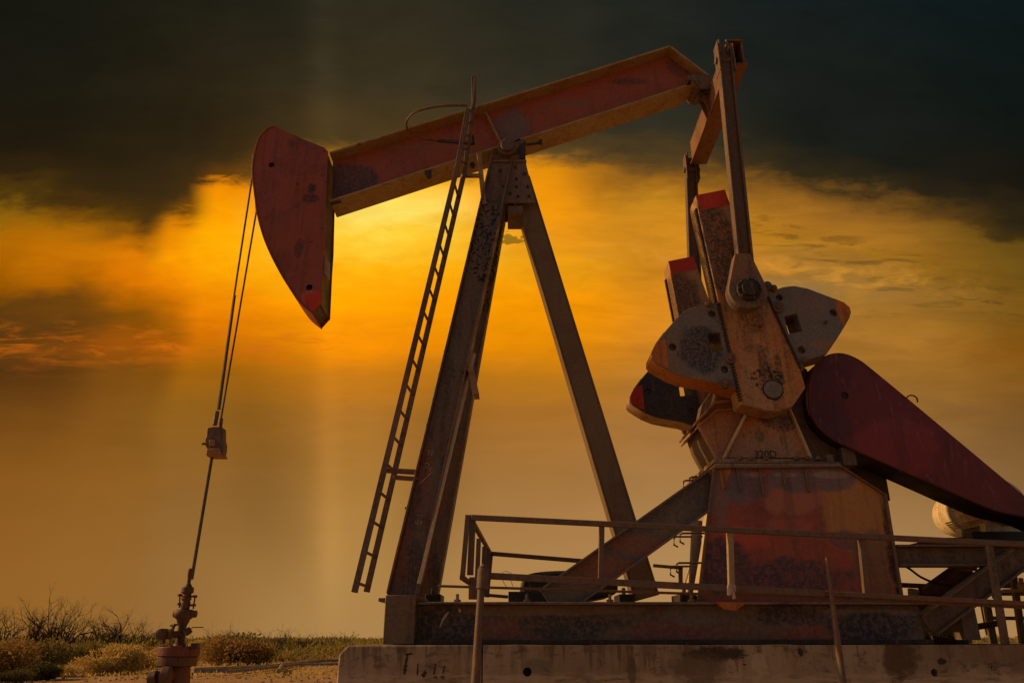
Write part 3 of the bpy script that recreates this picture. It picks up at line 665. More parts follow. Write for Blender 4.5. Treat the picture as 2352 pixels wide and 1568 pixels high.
def pitman(ysgn):
    Yc = 7+ysgn*(-.95)     # ysgn=1 near, -1 far
    def yv(o): return 7+(Yc-7)+o*(-1 if ysgn > 0 else 1)
    a = Vector((ptop.x+(.0 if ysgn > 0 else .085),Yc,ptop.z)); b = Vector((pbot.x,Yc,pbot.z))
    mb = MB(); mb.ibeam(a, b, .135, .11, .016, .014)
    pm = H('pitman_arm', mb, 'iron')
    mb = MB(); c0 = Vector((pc_.x,0,pc_.z))
    pts = [c0+Vector((.168*math.cos(a_),0,.168*math.sin(a_))) for a_ in [R(x) for x in range(-200,21,10)]]
    tp = [Vector((c0.x+.06,0,c0.z+.36)), Vector((c0.x-.075,0,c0.z+.36))]
    mb.prism(pts+tp, Yc-.07, Yc+.05); H('bearing_cheek', mb, 'cheek', pm, .004)
    mb = MB(); mb.cyl(c0+Vector((0,Yc-.11,0)), c0+Vector((0,Yc+.11,0)), .105, n=28); mb.cyl(c0+Vector((0,Yc-.135,0)), c0+Vector((0,Yc+.13,0)), .07, n=20)
    for k_ in range(8):
        an = k_*math.pi/4; cc = c0+Vector((.088*math.cos(an),0,.088*math.sin(an))); mb.cyl(cc+Vector((0,Yc-.125,0)), cc+Vector((0,Yc-.108,0)), .013, n=6)
    H('wrist_pin_bearing', mb, 'black', pm, .004)
    mb = MB()
    mb.span((ptop.x-.10,Yc-.08,ptop.z-.06), (ptop.x-.082,Yc+.08,ptop.z+.03)) if False else None
    for dx_ in (-.045,.03): mb.cyl((a.x+dx_,Yc-.03,ptop.z-.1), (a.x+dx_,Yc-.03,ptop.z+.06), .013, n=8)
    mb.span((a.x-.080,Yc-.07,a.z-.34), (a.x-.0685,Yc+.07,a.z+.02)); mb.span((a.x+.0685,Yc-.07,a.z-.34), (a.x+.080,Yc+.07,a.z-.01)); mb.cyl((a.x-.1,Yc,ez-.03), (a.x+.1,Yc,ez-.03), .035, n=14)
    H('clevis', mb, 'iron', pm, .003)
    return pm
pitman(1); pitman(-1)

# ---- cranks and counterweights (traced on the near crank, mirrored for the far one)
YC = 6.20
cr_pts = [at(1597,449,YC), at(1665,436,YC), at(1763,682,YC), at(1838,846,YC), at(1851,889,YC), at(1822,932,YC), at(1788,945,YC), at(1759,942,YC), at(1703,927,YC), at(1650,695,YC), at(1605,490,YC)]
wl_pts = zt(Z1, [(742,428),(640,440),(540,462),(480,492),(410,560),(340,640),(285,715),(250,790),(250,825),(270,850),(380,915),(470,950),(560,968),(690,990),(800,1025),(868,1040)], YC)
wl_arc = wl_pts
wl_holes = [zt(Z1, [(647,650),(733,640),(760,765),(668,780)], YC), circ(at(*Z1(676,510),YC), .034, 12), circ(at(*Z1(400,742),YC), .034, 12), circ(at(*Z1(766,900),YC), .034, 12)]
wr_pts = zt(Z1, [(1040,345),(1046,300),(1070,300),(1085,330),(1125,338),(1180,322),(1250,314),(1350,334),(1530,402),(1600,430),(1642,465),(1652,500),(1640,540),(1600,610),(1550,690),(1480,793),(1380,822),(1318,846),(1312,915),(1288,900)], YC)
wr_holes = [zt(Z1, [(1180,527),(1268,507),(1310,630),(1215,652)], YC), circ(at(*Z1(1148,396),YC), .032, 12), circ(at(*Z1(1528,502),YC), .034, 12), circ(at(*Z1(1305,762),YC), .034, 12)]
tipL = zt(Z1, [(250,795),(262,752),(300,700),(350,690),(372,890),(330,878),(268,846)], YC)
tipR = zt(Z1, [(1530,404),(1600,432),(1640,467),(1648,500),(1630,545),(1600,605),(1575,560),(1545,470)], YC)
red = zt(Z2, [(340,1050),(520,1015),(548,1105),(375,1140)], YC)
def crank(sg):
    def yv(y): return y if sg > 0 else 14-y
    def pr(mb, pts, a, b, holes=()): return mb.prism(pts, yv(a), yv(b), holes)
    mb = MB(); pr(mb, cr_pts, 6.20, 6.45)
    ck = H('crank', mb, 'crank', PJ, .008)
    inner = zt(Z1, [(960,770),(1100,750),(1150,760),(1060,900),(1010,880)], YC)
    mb = MB()
    pr(mb, zt(Z1, [(905,500),(1010,490),(1025,560),(1020,605),(985,612),(935,590),(915,540)], YC), 6.17, 6.199)
    H('cast_rib', mb, 'crank', ck, .006)
    mb = MB(); sc_ = at(1775,895,YC); mb.cyl((sc_.x,yv(6.18),sc_.z), (sc_.x,yv(6.5),sc_.z), .078, n=28); H('crank_shaft', mb, 'weight', ck, .006)
    mb = MB()
    mb.tube([Vector((sc_.x+.084*math.cos(a_), yv(6.197), sc_.z+.084*math.sin(a_)*random.uniform(.96,1.06))) for a_ in [k_*.3142 for k_ in range(20)]], .007, n=6, closed=True)
    H('grease_ring', mb, 'black', ck, 0, whole=True)
    # adjustment racks: teeth along both long edges
    mb = MB()
    def teeth(a, b, n_, y0, y1, s_=.026, h_=.014):
        for i in range(n_):
            p = a.lerp(b, (i+.5)/n_); mb.box((p.x,yv((y0+y1)/2),p.z), (s_,y1-y0,h_))
    teeth(at(1650,695,YC), at(1702,922,YC), 34, 6.185, 6.23)
    teeth(at(1763,682,YC), at(1838,846,YC), 30, 6.185, 6.23)
    pA, pB = at(1601,475,6.2), at(1648,690,6.2); teeth(pA, pB, 36, 6.215, 6.27, .03, .012)
    H('gear_rack', mb, 'black', ck, 0)
    mb = MB(); (pr(mb, red, 6.197, 6.1995) if sg > 0 else pr(mb, red, 6.4505, 6.453)); H('painted_cap', mb, 'redtip', ck, 0)
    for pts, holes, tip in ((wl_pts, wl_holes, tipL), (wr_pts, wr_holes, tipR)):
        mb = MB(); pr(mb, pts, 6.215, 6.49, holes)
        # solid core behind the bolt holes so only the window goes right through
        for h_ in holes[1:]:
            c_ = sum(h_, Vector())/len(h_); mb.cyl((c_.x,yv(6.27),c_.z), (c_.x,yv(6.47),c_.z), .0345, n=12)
        wt = H('counterweight', mb, 'weight' if sg > 0 else 'weightshade', ck, .006)
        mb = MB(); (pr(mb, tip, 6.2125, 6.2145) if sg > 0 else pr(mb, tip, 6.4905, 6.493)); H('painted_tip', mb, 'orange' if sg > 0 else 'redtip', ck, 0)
    mb = MB(); mb.strip(wl_pts[5:], yv(6.225), yv(6.48), .004, -1); H('lit_rim', mb, 'orange' if sg > 0 else 'tan', ck, 0)  # coloured strip paints in the lit lower edge of the weight
    mb = MB()
    for (x_, y_, r_) in ((800,825,.05),(1135,468,.052),(650,442,.03),(770,1000,.045),(1320,840,.025),(1060,318,.04),(1105,335,.03),(1470,572,.014)):
        p = at(*Z1(x_, y_), 6.19); mb.cyl((p.x,yv(6.18),p.z), (p.x,yv(6.23),p.z), r_, n=14); mb.cyl((p.x,yv(6.165),p.z), (p.x,yv(6.18),p.z), r_*.5, n=6)
    H('weight_bolt', mb, 'iron', ck, .003)
    return ck
crank(1); crank(-1)

# ---- gearbox
mb = MB()
body = [at(1612,975,6.7), at(1634,925,6.7), at(1640,895,6.7), at(1665,860,6.7), at(1760,800,6.7), at(1850,850,6.7), at(1900,960,6.7), at(1945,1000,6.7), at(1955,1062,6.7), at(1650,1058,6.7), at(1624,1010,6.7)]
mb.prism(body, 6.66, 7.34)
gb_ = H('gearbox', mb, 'geardark', PJ, .01)
mb = MB()
mb.prism([at(1605,970,6.55), at(1640,928,6.55), at(1650,890,6.55), at(1700,880,6.55), at(1712,930,6.55), at(1700,1000,6.55), at(1668,1052,6.55), at(1652,1052,6.55)], 6.6, 6.66)
mb.strip([at(1605,968,6.58), at(1640,930,6.58), at(1700,924,6.58)], 6.52, 7.4, .022, 1); mb.strip([at(1605,974,6.58), at(1642,942,6.58), at(1705,936,6.58)], 6.55, 7.4, .018, -1)
H('casing_flange', mb, 'gear', gb_, .006)
mb = MB(); mb.prism([at(1722,930,6.5), at(1806,925,6.5), at(1860,1050,6.5), at(1664,1050,6.5)], 6.515, 6.57); fb = H('bearing_bracket', mb, 'gear', gb_, .004)
mb = MB(); mb.bar(at(1723,930,6.5), at(1662,1052,6.5), .08, .018); mb.bar(at(1806,925,6.5), at(1862,1052,6.5), .06, .014); H('rib', mb, 'pale', gb_, .003)
mb = MB(); mb.prism([at(1640,1052,6.4), at(1870,1054,6.4), at(1870,1064,6.4), at(1640,1062,6.4)], 6.4, 7.45)
mb.prism([at(1640,1066,6.35), at(1925,1068,6.35), at(1930,1076,6.35), at(1638,1074,6.35)], 6.3, 7.6); H('mounting_foot', mb, 'gear', gb_, .004)
mb = MB(); mb.cyl(at(1800,1066,6.33), at(1930,1068,6.33), .03, n=14)
for u in (1700,1725,1760,1830,1855,1880): mb.cyl(at(u,1056,6.36), at(u,1048,6.36), .022, n=6)
mb.box(at(1905,1058,6.36), (.05,.07,.1)); mb.box(at(1945,1050,6.6), (.12,.1,.16)); H('foot_bolt', mb, 'iron', gb_, .002)
# cast letters on the bracket
cu = bpy.data.curves.new('cast_number', 'FONT'); cu.body = '320D'; cu.size = .088; cu.extrude = .003; cu.align_x = 'CENTER'
to = bpy.data.objects.new('cast_number', cu); C.objects.link(to)
dg = bpy.context.evaluated_depsgraph_get(); dg.update(); me = bpy.data.meshes.new_from_object(to.evaluated_get(dg))
bpy.data.objects.remove(to); me.materials.clear(); me.materials.append(M['black'])
me.transform(Matrix.Translation(at(1759,1050,6.512)-Vector(PJ.location)) @ Matrix.Rotation(math.pi/2, 4, 'X'))
lo = bpy.data.objects.new('cast_number', me); C.objects.link(lo); lo.parent = gb_

# ---- pedestal under the gearbox
pp = [at(1640,1077,6.15), at(1930,1074,6.15), at(2030,1138,6.15), at(2066,1365,6.15), at(1603,1368,6.15)]
for q_ in pp[3:]: q_.z = bt+.003
mb = MB(); mb.prism(pp, 6.15, 6.17)
pd = H('pedestal', mb, 'pedestal', PJ, .002)
mb = MB(); mb.strip([pp[0]+Vector((-.01,0,.0)), pp[1], pp[2], pp[3]], 6.12, 6.45, .016, 1); mb.bar(pp[4], pp[0], .04, .02)
H('edge_plate', mb, 'iron', pd, .003)
mb = MB()
for u in (1696,1748,1800,1852,1662):
    a = at(u-4,1078,6.14); b = at(u+6,1122+(u % 3)*8,6.14); mb.bar(a, b, .024, .014)
H('rib', mb, 'geardark', pd, .002)
mb = MB(); mb.prism([at(1652,1078,6.14), at(1680,1077,6.14), at(1668,1110,6.14), at(1660,1128,6.14)], 6.142, 6.149); mb.build('bent_gusset', M['orange'], pd)
fx = pp[4].x
mb = MB(); mb.prism([at(1650,1077,7.6), at(1850,1074,7.6), at(1900,1360,7.6), at(1562,1368,7.6)], 7.58, 7.6); H('far_side_plate', mb, 'pale', pd, .002)
mb = MB(); mb.strip([at(1572,1368,7.6), at(1652,1077,7.6)], 7.25, 7.578, .02, 1); H('far_edge_flange', mb, 'pale', pd, .002)
mb = MB(); mb.strip([at(1603,1368,6.6), at(1648,1100,6.6)], 6.5, 6.75, .012, 1); H('inner_flange', mb, 'pale', pd, .002)
mb = MB(); mb.bar(at(1601,1195,6.9), at(1593,1372,6.9), .06, .085); H('inner_post', mb, 'greysteel', pd, .004)
mb = MB(); mb.span((pp[0].x+.05,6.2,pp[0].z-.05), (pp[1].x,7.6,pp[0].z-.02)); H('deck_plate', mb, 'geardark', pd, .003)
mb = MB()
for k_, (u, v) in enumerate(((1570,1103),(1548,1232),(1540,1300))):
    for (du, Yq) in ((0,6.9),(14,6.5)):
        p = at(u+du, v-(8 if du else 0), Yq)
        q = p+Vector((.26,0,0))
        mb.tube([q, p+Vector((.02,0,.0)), p+Vector((0,0,-.01)), p+Vector((-.005,.0,-.07)), p+Vector((.03,.02,-.085))], .0085, n=8)
H('step_iron', mb, 'iron', pd, 0)
mb = MB(); a = at(1980,1078,7.0); bz = at(1980,1077,7.3); mb.span((at(1925,1080,7.3).x,7.0,bz.z-.35), (at(1998,1080,7.3).x,7.5,bz.z)); mb.cyl((bz.x-.10,7.25,bz.z), (bz.x-.10,7.25,bz.z+.07), .11, n=20); H('brake_housing', mb, 'iron', PJ, .006)
# two low struts inside the pedestal, seen through the rail
mb = MB(); mb.bar(at(1978,1240,6.13), at(1988,1362,6.13), .02, .035); H('side_strap', mb, 'gear', pd, .002)

# ---- diagonal brace
mb = MB(); mb.ibeam(at(1262,1388,6.25), at(1648,1112,6.25), .27, .17, .016, .014)
br = H('brace', mb, 'brace', PJ, .003)
# ---- belt guard
go_ = [(1862,860),(1880,828),(1905,814),(1935,811),(1965,822),(1990,838),(2352,1140),(2420,1196),(2420,1212),(2380,1194),(2352,1185),(2300,1176),(2250,1157),(2100,1090),(1960,1030),(1915,1010),(1880,982),(1862,950),(1856,905)]
gout = [at(u, v, 6.5) for u, v in go_]
gs_ = smooth_loop(gout, 2)
mb = MB(); mb.prism(gs_, 6.50, 6.515, [circ(at(1940,908,6.5), .034, 16)])
bgd = H('belt_guard', mb, 'guard', PJ, 0)
mb = MB(); cen = sum(gs_, Vector())/len(gs_)
rim_in = gs_
mb.prism([p for p in gs_], 6.517, 6.86)
H('guard_shroud', mb, 'guarddark', bgd, .004)
mb = MB(); loop = [Vector((p.x, 6.508, p.z)) for p in gs_]; mb.tube(loop, .010, n=6, closed=True); H('guard_rim', mb, 'guard', bgd, 0)
mb = MB(); p = at(2095,918,6.7); mb.tube([p+Vector((.05*math.cos(a_), 0, .045*math.sin(a_))) for a_ in [R(x) for x in range(-30,211,30)]], .007, n=6); H('lifting_eye', mb, 'iron', bgd, 0)
mb = MB(); p = at(1940,908,6.5); mb.prism(circ(Vector((p.x,0,p.z)), .036, 16), 6.5155, 6.5165); mb.build('shaft_opening', M['black'], bgd)

# ---- motor on its stand
mx = 4.49; mz = HC+.144*7.5+.075
mb = MB()
def ylathe(mb, cx, cz, prof, n=28):
    prof = [(y, r*1.12) for y, r in prof]
    rings = [[mb.bm.verts.new((cx+r*math.cos(k*2*math.pi/n), y, cz+r*math.sin(k*2*math.pi/n))) for k in range(n)] for y, r in prof]
    for A, B in zip(rings, rings[1:]):
        for k in range(n): mb.bm.faces.new((A[k], A[(k+1) % n], B[(k+1) % n], B[k]))
    mb.bm.faces.new(rings[0]); mb.bm.faces.new(rings[-1][::-1])
ylathe(mb, mx, mz, [(6.95,.05),(6.96,.16),(7.04,.20),(7.12,.195),(7.13,.18),(7.5,.18),(7.51,.195)])
mo = H('electric_motor', mb, 'motor', PJ, .003)
tag(mo, 'cream painted motor with a domed slotted fan cowl')
mb = MB(); ylathe(mb, mx, mz, [(7.512,.197),(7.52,.205),(7.66,.205),(7.665,.20),(7.80,.198),(7.9,.17),(7.96,.11),(7.985,.03)]); fc = H('fan_cowl', mb, 'motor', mo, .002)
mb = MB()
for i in range(7):
    for j in range(4):
        an = R(205+i*6); mb.box((mx+.231*math.cos(an), 7.535+j*.032, mz+.231*math.sin(an)), (.008,.02,.010))
H('vent_slots', mb, 'black', mo, 0, whole=True)
mb = MB()
for i in range(20):
    an = R(i*18); c_ = Vector((mx+.209*math.cos(an),7.31,mz+.209*math.sin(an))); rot = Matrix.Rotation(-an, 3, 'Y'); mb.box(c_, (.022,.36,.005), rot)
H('cooling_fins', mb, 'motor', mo, 0, whole=True)
mb = MB(); mb.box((mx-.19,7.25,mz+.05), (.10,.18,.16)); mb.span((mx-.2,7.02,mz-.260), (mx+.2,7.12,mz-.18)); mb.span((mx-.2,7.42,mz-.260), (mx+.2,7.52,mz-.18)); H('terminal_box', mb, 'motor', mo, .008)
# stand
mt = at(2150,1250.5,6.15).z; mlo = at(2150,1300,6.15).z
sx0 = at(2052,1270,6.2).x; sx1 = 5.6
mb = MB()
mb.ibeam((sx0,6.2,(mt+mlo)/2), (sx1,6.2,(mt+mlo)/2), mt-mlo, .16, .016, .012)
ms = H('motor_stand', mb, 'iron', PJ, .003)
mb = MB(); pA = at(2100,1245,6.3); mb.span((pA.x,6.12,mt+.004), (5.6,7.9,mt+.03)); mb.span((mx-.35,7.0,mt+.031), (mx+.35,7.12,mz-.262)); mb.span((mx-.35,7.42,mt+.031), (mx+.35,7.52,mz-.262)); H('slide_rail', mb, 'black', ms, .003)
mb = MB(); 
mb.ibeam(at(*ZR(455,1262),6.12), at(*ZR(1330,615),6.12), .165, .14, .013, .012)
H('diagonal_strut', mb, 'iron', ms, .003)
mb = MB(); mb.ibeam(at(*ZR(300,1098),7.2), at(*ZR(870,690),7.2), .15, .14, .012, .012); H('diagonal_strut', mb, 'iron', ms, .003)
mb = MB(); mb.bar(at(*ZR(800,630),6.9), at(*ZR(810,720),6.9), .1, .2); H('stand_knee', mb, 'iron', ms, .003)
mb = MB(); hz = [at(*ZR(x, y), 6.6) for x, y in ((190,655),(290,710),(400,790),(540,848),(660,870),(790,880))]; mb.tube(arc_pts(hz, 5), .010, n=8); H('power_cable', mb, 'black', ms, 0)
# brake rods / band below the frame end
mb = MB(); p = at(*ZR(560,1400),6.3)
for i in range(9): mb.cyl((p.x-.06+i*.022,6.3,p.z-.01), (p.x-.052+i*.022,6.3,p.z-.01), .06-.003*i, n=14)
mb.box(p+Vector((.0,.05,-.03)), (.22,.1,.06)); mb.box(at(*ZR(735,1425),6.6), (.11,.2,.05)); H('coil_spring', mb, 'black', base, .002)

# ---- ladder
LADT = at(1066,400,6.45); 
mb = MB()
nA = at(814,1360,6.15); nB = at(1050,385,6.42); nC = at(*Z3(745,330),6.50)
fA = at(842,1359,6.45); fB = at(1068,390,6.72); fC = at(*Z3(800,260),6.74)
mb.bar(nA, nB, .02, .050); mb.bar(nB, nC, .02, .045)
lad = H('ladder', mb, 'iron', PJ, .003)
mb = MB(); mb.bar(fA, fB, .02, .050); mb.bar(fB, fC, .02, .045); mb.bar(fC, at(*Z3(800,45),6.85), .02, .05); mb.bar(at(*Z3(790,330),6.7), at(*Z3(815,60),6.8), .02, .022); H('side_rail', mb, 'iron', lad, .003)
NR = 17
for i in range(NR):
    t = (i+.3)/NR; p_ = nA.lerp(nB, t); tf_ = min(1, max(0, (p_.z-.01-fA.z)/(fB.z-fA.z))); mb = MB(); mb.cyl(p_, fA.lerp(fB, tf_), .0125, n=8); H('rung', mb, 'iron', lad, 0)
for i in range(5):
    t = (i+.5)/5; mb = MB(); mb.cyl(nB.lerp(nC, t), fB.lerp(fC, t), .0115, n=8); H('rung', mb, 'iron', lad, 0)
mb = MB()
for v_ in (1080,1096):
    mb.bar(at(888 if v_ == 1080 else 905,v_,6.3), at(960,v_+4,6.3), .06, .035 if v_ == 1080 else .03)
mb.bar(at(*Z3(690,925),6.6), at(*Z3(850,925),6.7), .04, .03); H('standoff_bracket', mb, 'iron', lad, .003)
# safety hoop: flat bar ring at one height
hzz = at(1000,243,6.12).z
def on_level(u, v, z):
    b = (784-v)/FPX; dyw = math.cos(PITCH)-b*math.sin(PITCH); dzw = math.sin(PITCH)+b*math.cos(PITCH)
    k = (z-HC)/dzw; return Vector(((u-1176)/FPX*k, dyw*k, z))
ring = arc_pts([on_level(u, v, hzz) for u, v in [Z3(x, y) for x, y in ((745,300),(560,300),(400,322),(270,362),(205,430),(200,490),(235,535),(330,585),(480,612),(640,625),(800,635))]], 5)
mb = MB(); mb.tube(ring, .013, n=6); hp_ = H('safety_hoop', mb, 'iron', lad, 0)
mb = MB(); a_, b_3 = on_level(*Z3(480,612),hzz), on_level(*Z3(805,638),hzz); mb.bar(a_, b_3, .02, .035); mb.bar(on_level(*Z3(790,570),hzz), on_level(*Z3(800,640),hzz), .02, .03); H('hoop_bracket', mb, 'black', lad, .002)

# ---- chalk numbers on the near leg (written on its front faces)
legn = dl.cross(Vector((1,0,0))).normalized(); legn = legn if legn.y < 0 else -legn
def on_plane(u, v, p0, n_):
    o = Vector((0,0,HC)); d = at(u, v, 1.0)-o; k = (p0-o).dot(n_)/d.dot(n_); return o+d*k
p0 = nf+legn*.0255
def chalk(strokes, name='chalk_number'):
    mb = MB()
    for st_ in strokes:
        mb.tube([on_plane(*Z7(*p), p0+legn*.002, legn) for p in st_], .0032, n=5)
    return mb.build(name, M['chalk'], leg1)
chalk([[(553,112),(572,108),(566,138)], [(576,112),(592,110),(584,142)]])
chalk([[(558,186),(540,192),(550,206),(546,220),(532,218)], [(578,180),(562,188),(572,200),(568,216),(554,216)]])
chalk([[(556,258),(562,236),(580,232),(584,250),(566,262)], [(580,252),(548,282),(510,316)], [(572,226),(588,214)]])
chalk([[(494,508),(512,506),(500,530)], [(520,508),(536,510),(526,520),(538,528),(522,534)]])
chalk([[(488,540),(486,556),(500,556)], [(502,538),(498,568)], [(524,542),(514,548),(520,556),(514,566),(524,566),(526,552),(522,542)]])
mb = MB(); [mb.tube([at(*Z7(x, y), 6.0+.113-.0) for x, y in st_], r_, n=5) for st_, r_ in (([(690,1098),(672,1120),(652,1150),(634,1200)], [.006,.01,.008,.002]), ([(752,1080),(762,1100)], [.008,.012]))]
for v_ in mb.bm.verts: v_.co.y = 6.118+(v_.co.y-6.113)*.3
mb.build('paint_scrape', M['chalk'], base)

# ---- dark rounded tank lying inside the frame
mb = MB()
tk = smooth_loop([at(u, v, 7.2) for u, v in ((1195,1376),(1196,1330),(1215,1314),(1290,1308),(1400,1312),(1420,1330),(1420,1376))], 2)
mb.prism(tk, 7.2, 7.9); tag(H('oil_tank', mb, 'black', None, .03, seg=3), 'low black round-shouldered tank behind the diagonal brace', 'tank')
# ==================================================================
#                          GUARD RAILS
GY, GF = 5.3, 7.78
gr = thing('guard_rail', (at(1075,1320,GY).x, GY, 0), 'long brown pipe guard rail in front of the pumpjack, cage end at the left', 'guard rail')
def pole(name, pts, r, mat='rail', parent=gr, n=10):
    mb = MB(); mb.tube(pts, r, n=n); return mb.build(name, M[mat] if isinstance(mat, str) else mat, parent)
def sq(name, a, b, wy, h, mat='rail', parent=gr): mb = MB(); mb.bar(a, b, wy, h); return mb.build(name, M[mat], parent, .003)
sq('top_rail', at(1083,1188,GY), at(2440,1254,GY), .04, .036)
sq('middle_rail', at(1124,1322,GY), at(1892,1362,GY), .04, .042)
sq('middle_rail', at(1886,1362,GY+.03), at(2440,1390,GY+.03), .05, .030)
sq('bottom_rail', at(1006,1345,GY+.06), at(1900,1372,GY+.06), .03, .016)
sq('bottom_rail', at(1900,1372,GY+.06), at(2440,1398,GY+.06), .03, .020)
def cg(x, y, Y): return at(*ZC(x, y), Y)
sq('end_post', cg(165,150,GY), cg(92,1000,GY), .03, .034); sq('end_post', cg(235,150,GY+.06), cg(198,990,GY+.06), .03, .044)
tl, tr = cg(245,270,GY+.08), cg(480,680,GF)
sq('end_rail', tl, tr, .03, .03)
sq('end_rail', cg(80,1020,GY), cg(290,1170,GF-.4), .03, .03)
sq('end_post', cg(490,670,GF), cg(430,1300,GF), .04, .045); 
for (xa, ya, xb, yb_, Y_) in ((318,480,295,1060,5.9),(395,590,375,1120,6.6),(445,650,400,1280,7.3),(215,1020,208,1330,5.95),(275,1020,262,1330,6.1)):
    sq('end_post', cg(xa, ya, Y_), cg(xb, yb_, Y_), .04, .035)
sq('far_top_rail', cg(500,690,GF), cg(1780,795,GF), .04, .040); sq('far_top_rail', at(1500,1298,GF), at(1568,1304,GF), .03, .03); sq('far_post', at(1563,1303,GF), at(1563,1350,GF), .03, .04)
sq('far_bottom_rail', cg(440,1270,GF), cg(730,1295,GF), .03, .03)
sq('baluster', at(1382,1208,GY+.02), at(1380,1334,GY+.02), .04, .036)
sq('baluster', at(1676,1222,GY+.02), at(1680,1350,GY+.02), .045, .04, 'tan'); sq('baluster', at(1978,1240,GY+.02), at(1990,1362,GY+.02), .04, .04)
def post(u0, v0, u1, v1, rs_):
    a = at(u0, v0, GY-.07); b = at(u1, v1, GY-.07); d = (b-a); k = (a.z-(-.05))/(a.z-b.z)
    foot = a+d*k
    mb = MB(); mb.tube([foot, b, a], rs_, n=12); ob = mb.build('ground_post', M['rail'], gr); return ob
p1 = post(1108,1300,1092,1568, [.032,.029,.022]); p2 = post(1899,1280,1936,1568, [.025,.023,.013])
mb = MB(); mb.cyl(cg(372,1180,GY-.07), cg(385,900,GY-.07), .042, .038, n=14); mb.tube([cg(385,900,GY-.07), cg(390,830,GY-.07)], .012, n=8); mb.build('post_sleeve', M['iron'], p1, .003)
# wire scrap on the rail
mb = MB(); mb.tube([cg(x, y, 7.4) for x, y in ((710,1160),(660,1080),(650,945),(700,935),(780,965),(740,1000),(800,1150))], .0025, n=4)
tag(mb.build('wire_scrap', M['iron']), 'thin bent wire sticking up behind the guard rail', 'wire')
# rag tied on the rail
rg = MB(); base_p = [(668,1262),(700,1258),(728,1270),(738,1330),(722,1345),(735,1405),(712,1408),(700,1345),(682,1380),(662,1372),(660,1300)]
rg.prism([at(*ZS(x, y), GY-.06) for x, y in base_p], GY-.10, GY-.06)
o = rg.build('rag', M['rag'], None, .012, seg=3); tag(o, 'dirty white rag knotted round the middle pipe of the guard rail', 'rag')
# walkway cage behind the stand, right
g2 = thing('guard_rail', (at(2300,1400,8.0).x, 7.6, PT), 'small brown rail cage standing on the pad behind the motor stand', 'guard rail')
def zr(x, y, Y): return at(*ZR(x, y), Y)
sq('post', zr(1062,450,5.95), zr(1228,1450,5.95), .04, .046, 'iron', g2)
for (a_, b_4, wd) in (((1300,745),(1400,1440),.05),((1045,1050),(1115,1450),.055),((825,1100),(868,1450),.045),((1110,860),(1130,1000),.035),((690,1190),(715,1310),.07)):
    sq('post', zr(*a_, 7.6), zr(*b_4, 7.6), .05, wd, 'iron', g2)
sq('post', zr(990,1060,7.7), zr(1046,1362,7.7), .015, .014, 'iron', g2)
sq('rail', zr(190,868,7.9), zr(480,882,7.9), .04, .045, 'rail', g2); sq('rail', zr(1180,865,7.8), zr(1500,880,7.8), .04, .06, 'iron', g2)
sq('rail', zr(1200,925,7.5), zr(1500,920,7.5), .03, .03, 'pale', g2); sq('rail', zr(1040,945,7.9), zr(1500,948,7.9), .04, .05, 'iron', g2)
sq('rail', zr(1085,1192,7.9), zr(1500,1195,7.9), .03, .035, 'iron', g2)
sq('kick_rail', zr(755,1310,7.0), zr(1170,1240,6.7), .05, .045, 'rail', g2); sq('kick_rail', zr(590,1298,7.2), zr(800,1315,7.2), .04, .035, 'iron', g2)
sq('rail', zr(1330,700,6.4), zr(1500,700,6.4), .06, .07, 'iron', g2)
sq('stub_post', zr(318,905,6.6), zr(325,1020,6.6), .05, .06, 'tan', g2)
mb = MB(); mb.cyl(zr(1370,890,7.1), zr(1430,885,7.1), .04, n=14); mb.cyl(zr(1380,800,7.1), zr(1384,860,7.1), .02, n=10); mb.build('pipe_fitting', M['pale'], g2, .004)

# ==================================================================
#                          WELLHEAD
wx, wy = -2.842, 7.0
wh = thing('wellhead', (wx, wy, 0), 'rusty oil wellhead with stuffing box, side valve and wide bolted flange below the horsehead', 'wellhead')
def wz(y): return at(*ZW(470, y), 7.0).z
kk = .000600*1.03
prof = [(0,28),(30,36),(90,34),(130,26),(205,26),(215,36),(250,56),(262,82),(330,86),(345,58),(372,60),(380,78),(392,62),(420,72),(442,56),(470,66),(560,60)]
mb = MB(); mb.lathe((wx,wy), [(wz(y), r*kk) for y, r in prof[::-1]]); H('stuffing_box', mb, 'well', wh, .003)
mb = MB(); mb.lathe((wx,wy), [(wz(y), r*kk) for y, r in [(1022,58),(900,62),(800,56),(760,66),(740,78),(700,90),(680,112),(662,132),(640,140),(600,140),(576,128),(562,110)]]); H('tubing_head', mb, 'well', wh, .004)
mb = MB(); mb.lathe((wx,wy), [(wz(y), r*kk) for y, r in [(1196,272),(1190,277),(1075,277),(1068,270),(1055,90),(1024,72)]], n=32); H('flange', mb, 'wellred', wh, .004)
mb = MB(); mb.lathe((wx,wy), [(wz(y), r*kk) for y, r in [(1330,258),(1320,262),(1200,262)]], n=32)
H('lower_flange', mb, 'well', wh, .006)
mb = MB(); mb.lathe((wx+.03,wy), [(0,.10),(wz(1568),.10),(wz(1334),.085)]); H('casing', mb, 'well', wh, .006)
mb = MB()
for i in range(10):
    an = i*.628+.3; mb.cyl((wx+.145*math.cos(an),wy+.145*math.sin(an),wz(1340)), (wx+.145*math.cos(an),wy+.145*math.sin(an),wz(1048)), .013, n=6)
p = at(*ZW(590,1058),6.9); mb.box(p, (.055,.06,.045)); H('flange_bolt', mb, 'black', wh, .003)
mb = MB()
for x_, y_ in ((382,345),(592,362)):
    a = at(*ZW(x_, y_),6.99); b = at(*ZW(x_-(8 if x_ < 500 else 30), y_+190),6.99); mb.cyl(a, b, .007, n=8)
    for yy_ in (20,140):
        c_ = a.lerp(b, yy_/190); mb.cyl(c_+Vector((0,0,.010)), c_-Vector((0,0,.010)), .020, n=8); mb.cyl(c_, Vector((wx,wy,c_.z)), .009, n=8)
